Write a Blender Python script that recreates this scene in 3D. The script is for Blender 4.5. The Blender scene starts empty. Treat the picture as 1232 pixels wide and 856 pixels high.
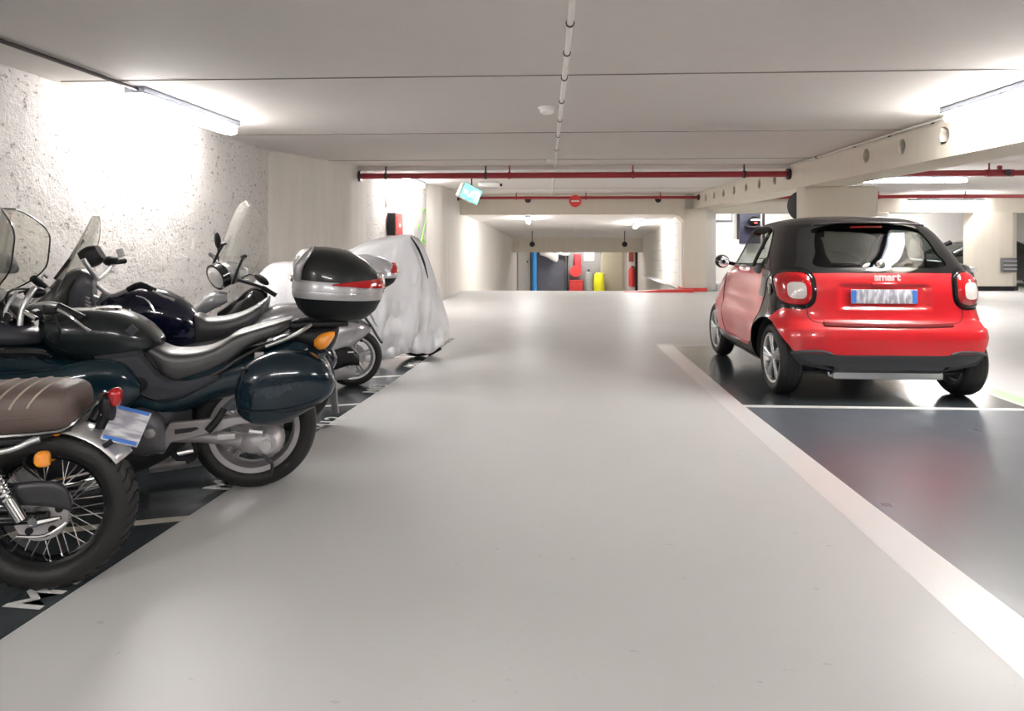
import bpy, bmesh, math, random
from mathutils import Vector, Matrix, noise
random.seed(7)
PI = math.pi
D = bpy.data
COL = bpy.context.scene.collection
SC = bpy.context.scene

# ---------------------------------------------------------------- camera, world, exposure
# lane frame: +Y runs down the driving lane, +X right, floor z = 0
FOC = 800.0                      # focal length in pixels of the 1232 px wide frame
YAW = math.atan(42 / 800)
CAMH = 1.31
cam_d = D.cameras.new('camera'); cam = D.objects.new('camera', cam_d); COL.objects.link(cam)
cam_d.sensor_width = 36; cam_d.lens = FOC / 1232 * 36
cam_d.shift_y = -140 / 1232; cam_d.clip_start = .02
cam.location = (0, 0, CAMH); cam.rotation_euler = (PI / 2, 0, YAW)
SC.camera = cam
SC.view_settings.view_transform = 'Standard'
SC.view_settings.look = 'None'
SC.view_settings.gamma = 1
SC.view_settings.use_curve_mapping = False
SC.view_settings.exposure = 2.0
LAMP = 26.0                      # radiance of the fluorescent tubes
world = D.worlds.new('world'); SC.world = world; world.use_nodes = True
wb = world.node_tree.nodes['Background']
wb.inputs[0].default_value = (1, .97, .93, 1); wb.inputs[1].default_value = .9
SC.cycles.max_bounces = 10; SC.cycles.diffuse_bounces = 6; SC.cycles.transparent_max_bounces = 24
SC.cycles.sample_clamp_indirect = 6

# ---------------------------------------------------------------- materials
def mat(name, col, rough=.5, metal=0, coat=0, bump=0, bscale=60, var=.06, vscale=8, spec=.5, trans=0, emis=None, estr=0, alpha=1, coat_r=.05, detail=4):
    m = D.materials.new(name); m.use_nodes = True
    nt = m.node_tree; N = nt.nodes; L = nt.links; b = N['Principled BSDF']
    b.inputs['Roughness'].default_value = rough
    b.inputs['Metallic'].default_value = metal
    b.inputs['Coat Weight'].default_value = coat
    b.inputs['Coat Roughness'].default_value = coat_r
    b.inputs['Specular IOR Level'].default_value = spec
    b.inputs['Transmission Weight'].default_value = trans
    b.inputs['Alpha'].default_value = alpha
    tc = N.new('ShaderNodeTexCoord')
    nz = N.new('ShaderNodeTexNoise'); nz.inputs['Scale'].default_value = vscale; nz.inputs['Detail'].default_value = detail
    L.new(tc.outputs['Object'], nz.inputs['Vector'])
    mx = N.new('ShaderNodeMix'); mx.data_type = 'RGBA'
    mx.inputs[6].default_value = tuple(max(0, c * (1 - var)) for c in col[:3]) + (1,)
    mx.inputs[7].default_value = tuple(min(1, c * (1 + var)) for c in col[:3]) + (1,)
    L.new(nz.outputs['Fac'], mx.inputs[0]); L.new(mx.outputs[2], b.inputs['Base Color'])
    if bump:
        n2 = N.new('ShaderNodeTexNoise'); n2.inputs['Scale'].default_value = bscale; n2.inputs['Detail'].default_value = detail
        L.new(tc.outputs['Object'], n2.inputs['Vector'])
        bp = N.new('ShaderNodeBump'); bp.inputs['Strength'].default_value = bump; bp.inputs['Distance'].default_value = .01
        L.new(n2.outputs['Fac'], bp.inputs['Height']); L.new(bp.outputs[0], b.inputs['Normal'])
    if emis:
        b.inputs['Emission Color'].default_value = (*emis, 1); b.inputs['Emission Strength'].default_value = estr
    return m

def glass(name, tint=(.9, .95, .93), refl=.06, fk=.8, rough=.02, opac=0.0, ocol=(.8, .85, .8)):
    """thin pane: see-through tint, a fresnel gloss and a little haze"""
    m = D.materials.new(name); m.use_nodes = True
    nt = m.node_tree; N = nt.nodes; L = nt.links
    for n in list(N): N.remove(n)
    out = N.new('ShaderNodeOutputMaterial'); tr = N.new('ShaderNodeBsdfTransparent'); gl = N.new('ShaderNodeBsdfGlossy')
    df = N.new('ShaderNodeBsdfDiffuse'); df.inputs[0].default_value = (*ocol, 1)
    fr = N.new('ShaderNodeFresnel'); fr.inputs[0].default_value = 1.5
    mn = N.new('ShaderNodeMath'); mn.operation = 'MULTIPLY_ADD'; mn.inputs[1].default_value = fk; mn.inputs[2].default_value = refl * .3
    L.new(fr.outputs[0], mn.inputs[0])
    nz = N.new('ShaderNodeTexNoise'); nz.inputs['Scale'].default_value = 3
    mr = N.new('ShaderNodeMapRange'); mr.inputs[3].default_value = max(0, opac * .8); mr.inputs[4].default_value = opac * 1.2
    L.new(nz.outputs['Fac'], mr.inputs[0])
    tr.inputs[0].default_value = (*tint, 1); gl.inputs['Roughness'].default_value = rough
    m0 = N.new('ShaderNodeMixShader'); L.new(mr.outputs[0], m0.inputs[0]); L.new(tr.outputs[0], m0.inputs[1]); L.new(df.outputs[0], m0.inputs[2])
    m1 = N.new('ShaderNodeMixShader'); L.new(mn.outputs[0], m1.inputs[0]); L.new(m0.outputs[0], m1.inputs[1]); L.new(gl.outputs[0], m1.inputs[2])
    L.new(m1.outputs[0], out.inputs[0])
    return m

def lit(name, col, strength):
    m = D.materials.new(name); m.use_nodes = True
    b = m.node_tree.nodes['Principled BSDF']
    b.inputs['Base Color'].default_value = (.8, .8, .8, 1)
    b.inputs['Emission Color'].default_value = (*col, 1); b.inputs['Emission Strength'].default_value = strength
    return m

def wall_mat(name, col, pits=0.0, streak=.06, bump=.25):
    m = D.materials.new(name); m.use_nodes = True
    nt = m.node_tree; N = nt.nodes; L = nt.links; b = N['Principled BSDF']; b.inputs['Roughness'].default_value = .75
    tc = N.new('ShaderNodeTexCoord')
    mp = N.new('ShaderNodeMapping'); mp.inputs['Scale'].default_value = (3, 3, .35); L.new(tc.outputs['Object'], mp.inputs[0])
    st = N.new('ShaderNodeTexNoise'); st.inputs['Scale'].default_value = 2.2; st.inputs['Detail'].default_value = 6; L.new(mp.outputs[0], st.inputs[0])
    mx = N.new('ShaderNodeMix'); mx.data_type = 'RGBA'
    mx.inputs[6].default_value = tuple(c * (1 - streak * 2.2) for c in col) + (1,); mx.inputs[7].default_value = tuple(min(1, c * (1 + streak)) for c in col) + (1,)
    L.new(st.outputs['Fac'], mx.inputs[0])
    last = mx.outputs[2]
    fine = N.new('ShaderNodeTexNoise'); fine.inputs['Scale'].default_value = 26; fine.inputs['Detail'].default_value = 8; fine.inputs['Roughness'].default_value = .65
    L.new(tc.outputs['Object'], fine.inputs[0])
    if pits:
        v = N.new('ShaderNodeTexNoise'); v.inputs['Scale'].default_value = 19; v.inputs['Detail'].default_value = 5; v.inputs['Roughness'].default_value = .6
        mpp = N.new('ShaderNodeMapping'); mpp.inputs['Scale'].default_value = (1, 1, 1.5); L.new(tc.outputs['Object'], mpp.inputs[0]); L.new(mpp.outputs[0], v.inputs[0])
        cr = N.new('ShaderNodeMapRange'); cr.inputs[1].default_value = .405; cr.inputs[2].default_value = .34; L.new(v.outputs['Fac'], cr.inputs[0])
        ml = N.new('ShaderNodeMath'); ml.operation = 'MULTIPLY'; ml.inputs[1].default_value = pits; L.new(cr.outputs[0], ml.inputs[0])
        m2 = N.new('ShaderNodeMix'); m2.data_type = 'RGBA'; L.new(ml.outputs[0], m2.inputs[0]); L.new(last, m2.inputs[6]); m2.inputs[7].default_value = (.22, .18, .16, 1)  # dark pit tone puts the shade of their depth into the base colour
        last = m2.outputs[2]
    L.new(last, b.inputs['Base Color'])
    bp = N.new('ShaderNodeBump'); bp.inputs['Strength'].default_value = bump; bp.inputs['Distance'].default_value = .02
    L.new(fine.outputs['Fac'], bp.inputs['Height']); L.new(bp.outputs[0], b.inputs['Normal'])
    return m

def floor_mat(name, col, rough=.22, speck=.3, bump=.02, coat=.3, wav=0):
    m = D.materials.new(name); m.use_nodes = True
    nt = m.node_tree; N = nt.nodes; L = nt.links; b = N['Principled BSDF']
    b.inputs['Coat Weight'].default_value = coat; b.inputs['Coat Roughness'].default_value = max(.1, rough * .7)
    tc = N.new('ShaderNodeTexCoord')
    n1 = N.new('ShaderNodeTexNoise'); n1.inputs['Scale'].default_value = .9; n1.inputs['Detail'].default_value = 7; L.new(tc.outputs['Object'], n1.inputs[0])
    mx = N.new('ShaderNodeMix'); mx.data_type = 'RGBA'
    mx.inputs[6].default_value = tuple(c * .92 for c in col) + (1,); mx.inputs[7].default_value = tuple(min(1, c * 1.06) for c in col) + (1,)
    L.new(n1.outputs['Fac'], mx.inputs[0])
    # scuffs: short irregular marks
    mp = N.new('ShaderNodeMapping'); mp.inputs['Scale'].default_value = (9, 20, 1); mp.inputs['Rotation'].default_value = (0, 0, .35); L.new(tc.outputs['Object'], mp.inputs[0])
    n2 = N.new('ShaderNodeTexNoise'); n2.inputs['Scale'].default_value = 1.6; n2.inputs['Detail'].default_value = 6; n2.inputs['Roughness'].default_value = .62; L.new(mp.outputs[0], n2.inputs[0])
    r2 = N.new('ShaderNodeMapRange'); r2.inputs[1].default_value = .655; r2.inputs[2].default_value = .70; r2.inputs[4].default_value = speck; L.new(n2.outputs['Fac'], r2.inputs[0])
    m2 = N.new('ShaderNodeMix'); m2.data_type = 'RGBA'; L.new(r2.outputs[0], m2.inputs[0]); L.new(mx.outputs[2], m2.inputs[6]); m2.inputs[7].default_value = tuple(c * .5 for c in col) + (1,)
    L.new(m2.outputs[2], b.inputs['Base Color'])
    n3 = N.new('ShaderNodeTexNoise'); n3.inputs['Scale'].default_value = 2.5; n3.inputs['Detail'].default_value = 5; L.new(tc.outputs['Object'], n3.inputs[0])
    r3 = N.new('ShaderNodeMapRange'); r3.inputs[3].default_value = rough * .75; r3.inputs[4].default_value = rough * 1.3; L.new(n3.outputs['Fac'], r3.inputs[0]); L.new(r3.outputs[0], b.inputs['Roughness'])
    n4 = N.new('ShaderNodeTexNoise'); n4.inputs['Scale'].default_value = 5 if wav else 30; n4.inputs['Detail'].default_value = 3; L.new(tc.outputs['Object'], n4.inputs[0])
    bp = N.new('ShaderNodeBump'); bp.inputs['Strength'].default_value = bump; bp.inputs['Distance'].default_value = .02
    L.new(n4.outputs['Fac'], bp.inputs['Height']); L.new(bp.outputs[0], b.inputs['Normal'])
    if wav: L.new(bp.outputs[0], b.inputs['Coat Normal'])
    return m

def plate_mat(name):
    """white plate, blue end bands, the characters an unreadable grey blur of slanting strokes; object X runs along the plate"""
    m = D.materials.new(name); m.use_nodes = True
    nt = m.node_tree; N = nt.nodes; L = nt.links; b = N['Principled BSDF']; b.inputs['Roughness'].default_value = .4
    tc = N.new('ShaderNodeTexCoord'); mp = N.new('ShaderNodeMapping'); mp.inputs['Rotation'].default_value = (0, .5, 0); mp.inputs['Scale'].default_value = (1, 1, .35)
    L.new(tc.outputs['Object'], mp.inputs[0])
    wv = N.new('ShaderNodeTexNoise'); wv.inputs['Scale'].default_value = 38; wv.inputs['Detail'].default_value = 1; L.new(mp.outputs[0], wv.inputs[0])
    r = N.new('ShaderNodeMapRange'); r.inputs[1].default_value = .4; r.inputs[2].default_value = .62; L.new(wv.outputs['Fac'], r.inputs[0])
    mx = N.new('ShaderNodeMix'); mx.data_type = 'RGBA'; L.new(r.outputs[0], mx.inputs[0]); mx.inputs[6].default_value = (.42, .42, .5, 1); mx.inputs[7].default_value = (.85, .86, .9, 1)
    L.new(mx.outputs[2], b.inputs['Base Color'])
    return m

M = {}
M['floor'] = floor_mat('floor_light_paint', (.665, .665, .66), rough=.46, speck=.35, coat=.12)
M['bay'] = floor_mat('floor_dark_paint', (.062, .075, .083), rough=.2, speck=0, coat=.6, bump=.05, wav=1)
M['bay_right'] = floor_mat('floor_slate_paint', (.115, .13, .155), rough=.30, speck=0, coat=.35, bump=.05, wav=1)
M['line'] = floor_mat('floor_white_line', (.86, .85, .84), rough=.3, speck=.1)
M['line_cream'] = floor_mat('floor_cream_line', (.66, .62, .54), rough=.3, speck=.1)
M['green_line'] = floor_mat('floor_green_line', (.55, .74, .48), rough=.3, speck=.1)
M['red_paint'] = mat('red_kerb_paint', (.68, .05, .045), .4)
M['ceiling'] = wall_mat('ceiling_paint', (.70, .665, .635), streak=.02, bump=.06)
M['rough_wall'] = wall_mat('rough_plaster', (.70, .67, .645), pits=.85, streak=.06, bump=1.0)
M['wall'] = wall_mat('wall_paint', (.76, .725, .67), streak=.08, bump=.15)
M['wall_white'] = wall_mat('white_wall_paint', (.82, .80, .77), streak=.03, bump=.08)
M['wall_grey'] = wall_mat('grey_wall_paint', (.62, .62, .62), streak=.03, bump=.08)
M['beam'] = wall_mat('beam_paint', (.70, .645, .55), streak=.04, bump=.06)
M['pipe_red'] = mat('red_pipe_paint', (.30, .018, .026), .35)
M['dark_steel'] = mat('dark_steel', (.06, .05, .05), .45, .6)
M['lamp_housing'] = mat('lamp_housing_grey', (.42, .46, .55), .4)
M['tube_dim'] = lit('lamp_tube_light_older', (1, .97, .94), LAMP * .62)
M['tube'] = lit('lamp_tube_light', (1, .98, .96), LAMP)
M['conduit'] = mat('conduit_white', (.72, .70, .67), .4)
M['white_pl'] = mat('white_plastic', (.8, .79, .77), .4)
M['black_pl'] = mat('black_plastic', (.010, .010, .012), .42, spec=.35)
M['rubber'] = mat('tyre_rubber', (.016, .0155, .0155), .5, spec=.4, bump=.15, bscale=90, var=.2)
M['chrome'] = mat('chrome', (.82, .82, .83), .1, 1)
M['alloy'] = mat('alloy_silver', (.62, .62, .63), .32, .8)
M['cast_alu'] = mat('cast_aluminium', (.50, .48, .49), .42, .55, bump=.1)
M['steel_dark'] = mat('engine_dark_metal', (.05, .05, .055), .4, .5, bump=.1)
M['plate'] = plate_mat('plate_blur')
M['blue_plate'] = mat('plate_blue_band', (.08, .25, .75), .4)
M['red_refl'] = mat('red_reflector', (.50, .006, .010), .12, coat=1, emis=(.6, 0, 0), estr=.0)
M['amber'] = mat('amber_lens', (.95, .33, .02), .15, coat=1)
M['clear'] = mat('clear_lens', (.78, .76, .74), .12, coat=1, bump=.4, bscale=70)

# ---------------------------------------------------------------- mesh helpers
def catmull(vals, t):
    n = len(vals); i = min(int(t), n - 2); f = t - i
    p0 = vals[max(i - 1, 0)]; p1 = vals[i]; p2 = vals[i + 1]; p3 = vals[min(i + 2, n - 1)]
    return .5 * ((2 * p1) + (p2 - p0) * f + (2 * p0 - 5 * p1 + 4 * p2 - p3) * f * f + (3 * p1 - p0 - 3 * p2 + p3) * f ** 3)

def smooth_path(pts, sub=6):
    pts = [Vector(p) for p in pts]
    if len(pts) < 3: return pts
    out = []
    for i in range(len(pts) - 1):
        for k in range(sub): out.append(catmull(pts, i + k / sub))
    out.append(pts[-1]); return out

class MB:
    def __init__(s): s.bm = bmesh.new(); s.mi = 0; s.xf = None
    def v(s, p):
        p = Vector(p)
        return s.bm.verts.new(s.xf @ p if s.xf else p)
    def f(s, vs):
        try:
            fc = s.bm.faces.new(vs); fc.material_index = s.mi; return fc
        except ValueError: return None
    def box(s, c, d, rot=None, bev=0):
        R = rot if rot is not None else Matrix.Identity(3)
        c = Vector(c); hx, hy, hz = d[0] / 2, d[1] / 2, d[2] / 2
        if bev:
            b = min(bev, hx * .98, hy * .98, hz * .98)
            # bevelled box through stacked rounded rectangles
            def ring(z, ins):
                pts = []
                for sx, sy, a0 in ((1, 1, 0), (-1, 1, 90), (-1, -1, 180), (1, -1, 270)):
                    for k in range(4):
                        a = math.radians(a0 + 30 * k)
                        pts.append(Vector((sx * (hx - b) + (b - ins) * math.cos(a), sy * (hy - b) + (b - ins) * math.sin(a), z)))
                return [s.v(c + R @ p) for p in pts]
            rings = []
            for k in range(4): a = PI / 2 * k / 3; rings.append(ring(-hz + b - b * math.cos(a), b - b * math.sin(a)))
            for k in range(4): a = PI / 2 * (1 - k / 3); rings.append(ring(hz - b + b * math.cos(a), b - b * math.sin(a)))
            s.skin(rings, True, True, True); return s
        vs = [s.v(c + R @ Vector((x * hx, y * hy, z * hz))) for x in (-1, 1) for y in (-1, 1) for z in (-1, 1)]
        for q in ((0, 1, 3, 2), (4, 6, 7, 5), (0, 4, 5, 1), (2, 3, 7, 6), (0, 2, 6, 4), (1, 5, 7, 3)): s.f([vs[i] for i in q])
        return s
    def skin(s, rings, closed=True, cap0=True, cap1=True):
        n = len(rings[0])
        for a, b in zip(rings[:-1], rings[1:]):
            for i in range(n if closed else n - 1):
                j = (i + 1) % n; s.f([a[i], a[j], b[j], b[i]])
        if cap0: s.f(list(reversed(rings[0])))
        if cap1: s.f(rings[-1])
    def tube(s, pts, r, n=10, smooth=0, cap=True):
        P = smooth_path(pts, smooth) if smooth else [Vector(p) for p in pts]
        m = len(P)
        rr = r if isinstance(r, (list, tuple)) else [r, r]
        up = None; rings = []
        for i, p in enumerate(P):
            t = (P[min(i + 1, m - 1)] - P[max(i - 1, 0)])
            if t.length < 1e-9: continue
            t.normalize()
            if up is None: up = Vector((0, 0, 1)) if abs(t.z) < .9 else Vector((1, 0, 0))
            a = t.cross(up)
            if a.length < 1e-6: a = t.orthogonal()
            a.normalize(); b = a.cross(t).normalized(); up = b
            q = i / (m - 1) * (len(rr) - 1); k = min(int(q), len(rr) - 2); rad = rr[k] + (rr[k + 1] - rr[k]) * (q - k)
            rings.append([s.v(p + (a * math.cos(2 * PI * j / n) + b * math.sin(2 * PI * j / n)) * rad) for j in range(n)])
        s.skin(rings, True, cap, cap); return s
    def lathe(s, prof, c=(0, 0, 0), axis=(0, 0, 1), n=32, cap=False, a0=0, a1=2 * PI):
        """prof: (radius, height along axis)"""
        ax = Vector(axis).normalized(); e1 = ax.orthogonal().normalized() if abs(ax.z) > .99 or abs(ax.z) > .01 else Vector((0, 0, 1)); e1 = (e1 - ax * e1.dot(ax)).normalized(); e2 = ax.cross(e1)
        c = Vector(c); full = abs(a1 - a0 - 2 * PI) < 1e-6; cnt = n if full else n + 1
        rings = [[s.v(c + ax * h + (e1 * math.cos(a0 + (a1 - a0) * j / n) + e2 * math.sin(a0 + (a1 - a0) * j / n)) * r) for j in range(cnt)] for r, h in prof]
        s.skin(rings, full, cap, cap); return s
    def ell(s, c, r, rot=None, n=20, m=12, z0=-1, z1=1):
        R = rot if rot is not None else Matrix.Identity(3); c = Vector(c); rings = []
        for i in range(m + 1):
            a = math.asin(max(-1, min(1, z0))) + (math.asin(min(1, z1)) - math.asin(max(-1, z0))) * i / m
            rings.append([s.v(c + R @ Vector((r[0] * math.cos(a) * math.cos(2 * PI * j / n), r[1] * math.cos(a) * math.sin(2 * PI * j / n), r[2] * math.sin(a)))) for j in range(n)])
        s.skin(rings, True, True, True); return s
    def prism(s, pts, a, b, plane='xz'):
        """extrude a 2D outline between a and b along the third axis"""
        def P(p, t): return (p[0], t, p[1]) if plane == 'xz' else ((t, p[0], p[1]) if plane == 'yz' else (p[0], p[1], t))
        A = [s.v(P(p, a)) for p in pts]; B = [s.v(P(p, b)) for p in pts]
        s.skin([A, B], True, True, True); return s
    def loft(s, st, n=20, sub=4, smooth=True):
        """st: (x, z_bottom, z_top, halfwidth, exponent, y_centre) superellipse sections along x"""
        st = [tuple(q) + (2.4, 0.0)[len(q) - 4:] if len(q) < 6 else tuple(q) for q in st]
        if smooth and len(st) > 2:
            cols = list(zip(*st)); S = []
            for i in range(len(st) - 1):
                for k in range(sub): S.append(tuple(catmull(c, i + k / sub) for c in cols))
            S.append(st[-1])
        else: S = st
        rings = []
        for x, zb, zt, w, e, yc in S:
            w = max(w, .0005); zc = (zb + zt) / 2; h = max((zt - zb) / 2, .0005); r = []
            for j in range(n):
                a = 2 * PI * j / n; ca, sa = math.cos(a), math.sin(a)
                r.append(s.v((x, yc + w * math.copysign(abs(ca) ** (2 / e), ca), zc + h * math.copysign(abs(sa) ** (2 / e), sa))))
            rings.append(r)
        s.skin(rings, True, True, True); return s
    def build(s, name, mats, parent=None, sharp=38, bevel=0, loc=None):
        bm = s.bm
        bmesh.ops.remove_doubles(bm, verts=bm.verts, dist=1e-5)
        bmesh.ops.recalc_face_normals(bm, faces=bm.faces)
        for fc in bm.faces: fc.smooth = True
        for e in bm.edges:
            if len(e.link_faces) == 2 and e.calc_face_angle(0) > math.radians(sharp): e.smooth = False
        me = D.meshes.new(name); bm.to_mesh(me); bm.free()
        if not isinstance(mats, (list, tuple)): mats = [mats]
        for m in mats: me.materials.append(M[m] if isinstance(m, str) else m)
        o = D.objects.new(name, me); COL.objects.link(o)
        if parent is not None: o.parent = parent
        if bevel:
            md = o.modifiers.new('bevel', 'BEVEL'); md.width = bevel; md.segments = 2; md.limit_method = 'ANGLE'
        return o

def tag(o, label=None, cat=None, group=None, kind=None):
    if label: o['label'] = label
    if cat: o['category'] = cat
    if group: o['group'] = group
    if kind: o['kind'] = kind
    return o
def thing(name, label, cat, loc=(0, 0, 0), rz=0, group=None):
    o = D.objects.new(name, None); COL.objects.link(o); o.location = loc; o.rotation_euler = (0, 0, rz); o.empty_display_size = .1
    return tag(o, label, cat, group)
def struct(name, mb, m, label=None, sharp=38):
    return tag(mb.build(name, m, sharp=sharp), label, None, None, 'structure')
def dup(root, loc=None, rz=None, label=None):
    r = root.copy(); COL.objects.link(r)
    if loc is not None: r.location = loc
    if rz is not None: r.rotation_euler = (0, 0, rz)
    if label: r['label'] = label
    for ch in list(root.children):
        c = ch.copy(); COL.objects.link(c); c.parent = r
        for g in list(ch.children):
            d = g.copy(); COL.objects.link(d); d.parent = c
    return r
def text_mesh(txt, size, depth=0.0, name='text', bold=0.0, sx=1.0):
    cu = D.curves.new('tmp', 'FONT'); cu.body = txt; cu.size = size; cu.extrude = depth; cu.offset = bold
    cu.align_x = 'CENTER'; cu.align_y = 'CENTER'
    o = D.objects.new('tmp', cu); COL.objects.link(o); bpy.context.view_layer.update()
    me = D.meshes.new_from_object(o.evaluated_get(bpy.context.evaluated_depsgraph_get())); me.name = name
    D.objects.remove(o); D.curves.remove(cu)
    for v in me.vertices: v.co.x *= sx
    me.materials.clear()
    return me
def isocut(bm, g, faces=None):
    """split the mesh along g(co) = 0"""
    val = {v: g(v.co) for v in bm.verts}
    for v in val:
        if abs(val[v]) < 1e-6: val[v] = 0.0
    new = set(v for v in val if val[v] == 0.0)
    for e in list(bm.edges):
        a, b = e.verts; ga, gb = val[a], val[b]
        if ga * gb < 0:
            ne, nv = bmesh.utils.edge_split(e, a, ga / (ga - gb)); new.add(nv); val[nv] = 0.0
    for fc in list(bm.faces):
        z = [v for v in fc.verts if v in new]
        if len(z) == 2:
            a, b = z
            if not any(e.other_vert(a) == b for e in a.link_edges if e in fc.edges):
                sg = [val[v] for v in fc.verts if v not in new]
                if sg and min(sg) < 0 < max(sg): bmesh.utils.face_split(fc, a, b)
        elif len(z) == 4:
            # two crossings pass the face: pair neighbours across each run
            vs = list(fc.verts); idx = [i for i, v in enumerate(vs) if v in new]
            try:
                nf, _ = bmesh.utils.face_split(fc, vs[idx[0]], vs[idx[1]])
                for q in (fc, nf):
                    if vs[idx[2]] in q.verts and vs[idx[3]] in q.verts and q.is_valid:
                        try: bmesh.utils.face_split(q, vs[idx[2]], vs[idx[3]])
                        except Exception: pass
                        break
            except Exception: pass

# ================================================================ THE SETTING
HC = 2.45                        # ceiling height
CREST = 16.9                     # where the lane tips down the ramp
# ---- floor: light slab with painted bays, lines; the ramp carries on from the crest
fl = MB()
def poly(pts, z, mi):
    fl.mi = mi; fl.f([fl.v((x, y, z)) for x, y in pts])
poly([(-4, -10), (18, -10), (18, CREST), (-4, CREST)], 0, 0)
poly([(3.4, CREST), (18, CREST), (18, 24), (3.4, 24)], 0, 0)
fl.mi = 0; fl.f([fl.v(p) for p in ((-2.6, CREST, 0), (3.4, CREST, 0), (4.4, 32, -1.72), (-1.8, 32, -1.72))])
bx = lambda y: -1.80 + (y - 1.9) * .0935 if y < 6 else -1.416 + (y - 6) * .075 # lane side edge of the motorcycle bays
poly([(-3.6, -2), (bx(-2), -2), (bx(3.4), 3.4), (bx(6), 6), (bx(8.75), 8.75), (-3.6, 8.2)], .0005, 1)
SL = math.tan(math.radians(18))
for k, (y0, c, wd) in enumerate(((2.0, 5, .06), (3.05, 5, .065), (4.1, 5, .06), (5.16, 3, .05), (6.23, 3, .06), (7.3, 3, .06))):
    xe = bx(y0) - .005; xs = -3.5
    ye = y0 + (xe + 1.65) * SL; ys = y0 + (xs + 1.65) * SL
    poly([(xs, ys - wd / 2), (xe, ye - wd / 2), (bx(ye + wd) , ye + wd / 2 ), (xs, ys + wd / 2)], .001, c)
# right hand bays
poly([(1.53, -2), (3.72, -2), (3.72, 5.27), (1.53, 5.27)], .0005, 2)
poly([(1.53, 5.33), (3.72, 5.33), (3.72, 8.25), (1.53, 8.25)], .0005, 1)
poly([(1.345, 8.36), (1.415, 2.4), (1.46, -2), (1.68, -2), (1.66, 2.0), (1.60, 3.4), (1.545, 5.4), (1.55, 8.36)], .001, 3)
poly([(1.38, 5.265), (3.66, 5.27), (3.66, 5.34), (1.38, 5.335)], .0016, 3)
poly([(1.55, 8.28), (3.72, 8.28), (3.72, 8.36), (1.55, 8.36)], .001, 3)
poly([(3.76, 2), (3.92, 2), (3.92, 9.2), (3.76, 9.2)], .001, 4)
tag(fl.build('floor', ['floor', 'bay', 'bay_right', 'line', 'green_line', 'line_cream'], sharp=60), 'light grey painted garage floor with dark slate parking bays and white lines', None, None, 'structure')
for txt, px, py in (('M10', -1.83, 2.42), ('M11', -1.70, 3.55), ('M12', -1.53, 4.66), ('M13', -1.47, 5.76), ('M14', -1.37, 6.93)):
    me = text_mesh(txt, .205, 0, 'bay_number', .004, .92); me.materials.append(M['line'])
    o = D.objects.new('bay_number', me); COL.objects.link(o); o.location = (px - .015, py, .0012); o.rotation_euler = (0, 0, math.radians(86))
    tag(o, 'white painted %s bay number on the dark motorcycle bay floor' % txt, None, 'bay numbers painted on the floor', 'structure')

# ---- ceiling, in cast panels with fine seams
c = MB()
c.box((7, 7, HC + .15), (22.4, 34.6, .3))
struct('ceiling', c, 'ceiling', 'off-white painted concrete ceiling with fine panel seams')
s = MB()
for y in (2.6, 4.62, 7.1, 9.5, 12.4, 14.9):
    s.box((.1, y, HC - .002), (7.2, .012, .006))
struct('trim_1', s, mat('seam_joint_grey', (.22, .20, .18), .9), 'thin dark joints between ceiling panels')  # dark grey strips for the panel joints
# lower rib along the seam near the pipe (ceiling steps down a little before it)
s = MB(); s.box((.1, 10.38, HC - .03), (7.3, .10, .06)); struct('trim_2', s, 'ceiling', 'shallow ceiling rib just before the red pipe')

# ---- left wall: rough shotcrete first, then smoother panels
def wallstrip(pts, z0, z1, name, m, label, disp=0, step=.12, thick=.3):
    b = MB(); P = []
    for (x0, y0), (x1, y1) in zip(pts[:-1], pts[1:]):
        L = math.hypot(x1 - x0, y1 - y0); n = max(1, int(L / step))
        for k in range(n): P.append((x0 + (x1 - x0) * k / n, y0 + (y1 - y0) * k / n))
    P.append(pts[-1])
    nz = max(1, int((z1 - z0) / step)); rows = []
    for k in range(nz + 1):
        z = z0 + (z1 - z0) * k / nz; r = []
        for x, y in P:
            dx = 0
            if disp:
                q = Vector((x, y, z))
                dx = disp * (noise.noise(q * 1.3) * .8 + noise.noise(q * 5) * .35 + abs(noise.noise(q * 13)) * .5 + noise.noise(q * 24) * .18)
                fade = min(1, max(.12, (pts[-1][1] - .05 - y) / 1.2)); dx *= fade
            r.append(b.v((x + dx, y, z)))
        rows.append(r)
    b.skin(rows, False, False, False)
    # back side gives the wall a thickness
    back = [b.v((x - thick, y, z)) for x, y in (pts[0], pts[-1]) for z in (z0, z1)]
    b.f([back[0], back[1], back[3], back[2]])
    b.f([rows[0][0], rows[-1][0], back[1], back[0]]); b.f([rows[0][-1], rows[-1][-1], back[3], back[2]])
    o = tag(b.build(name, m, sharp=180), label, None, None, 'structure')
    return o
wallstrip([(-3.55, -10), (-3.55, -3)], -.02, HC, 'wall_left_rear', 'wall_grey', 'grey wall behind the viewer on the left')
wallstrip([(-3.55, -3), (-3.55, 8.3)], -.02, HC, 'wall_left', 'rough_wall', 'white rough sprayed plaster wall behind the motorcycles', .035, .035)
wallstrip([(-3.55, 8.3), (-3.0, 10.0), (-2.96, 10.75)], -.02, HC, 'wall_left_panel', 'wall', 'smoother beige concrete wall panel past the rough plaster')
wallstrip([(-2.96, 10.75), (-2.88, 12.75), (-2.63, 12.95), (-2.5, 13.7)], -.02, HC, 'wall_left_middle', 'rough_wall', 'whitewashed wall stretch with the green mark', .012, .05)
wallstrip([(-2.5, 13.7), (-2.22, 14.1), (-2.2, 16.7), (-2.2, 17.2)], -2.2, HC, 'wall_left_end', 'wall', 'cream wall beside the top of the ramp')
wallstrip([(-2.2, 17.2), (-1.47, 28.7), (-1.4, 31.5)], -2.2, HC, 'wall_ramp_left', 'wall', 'cream wall down the left of the ramp')
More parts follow.
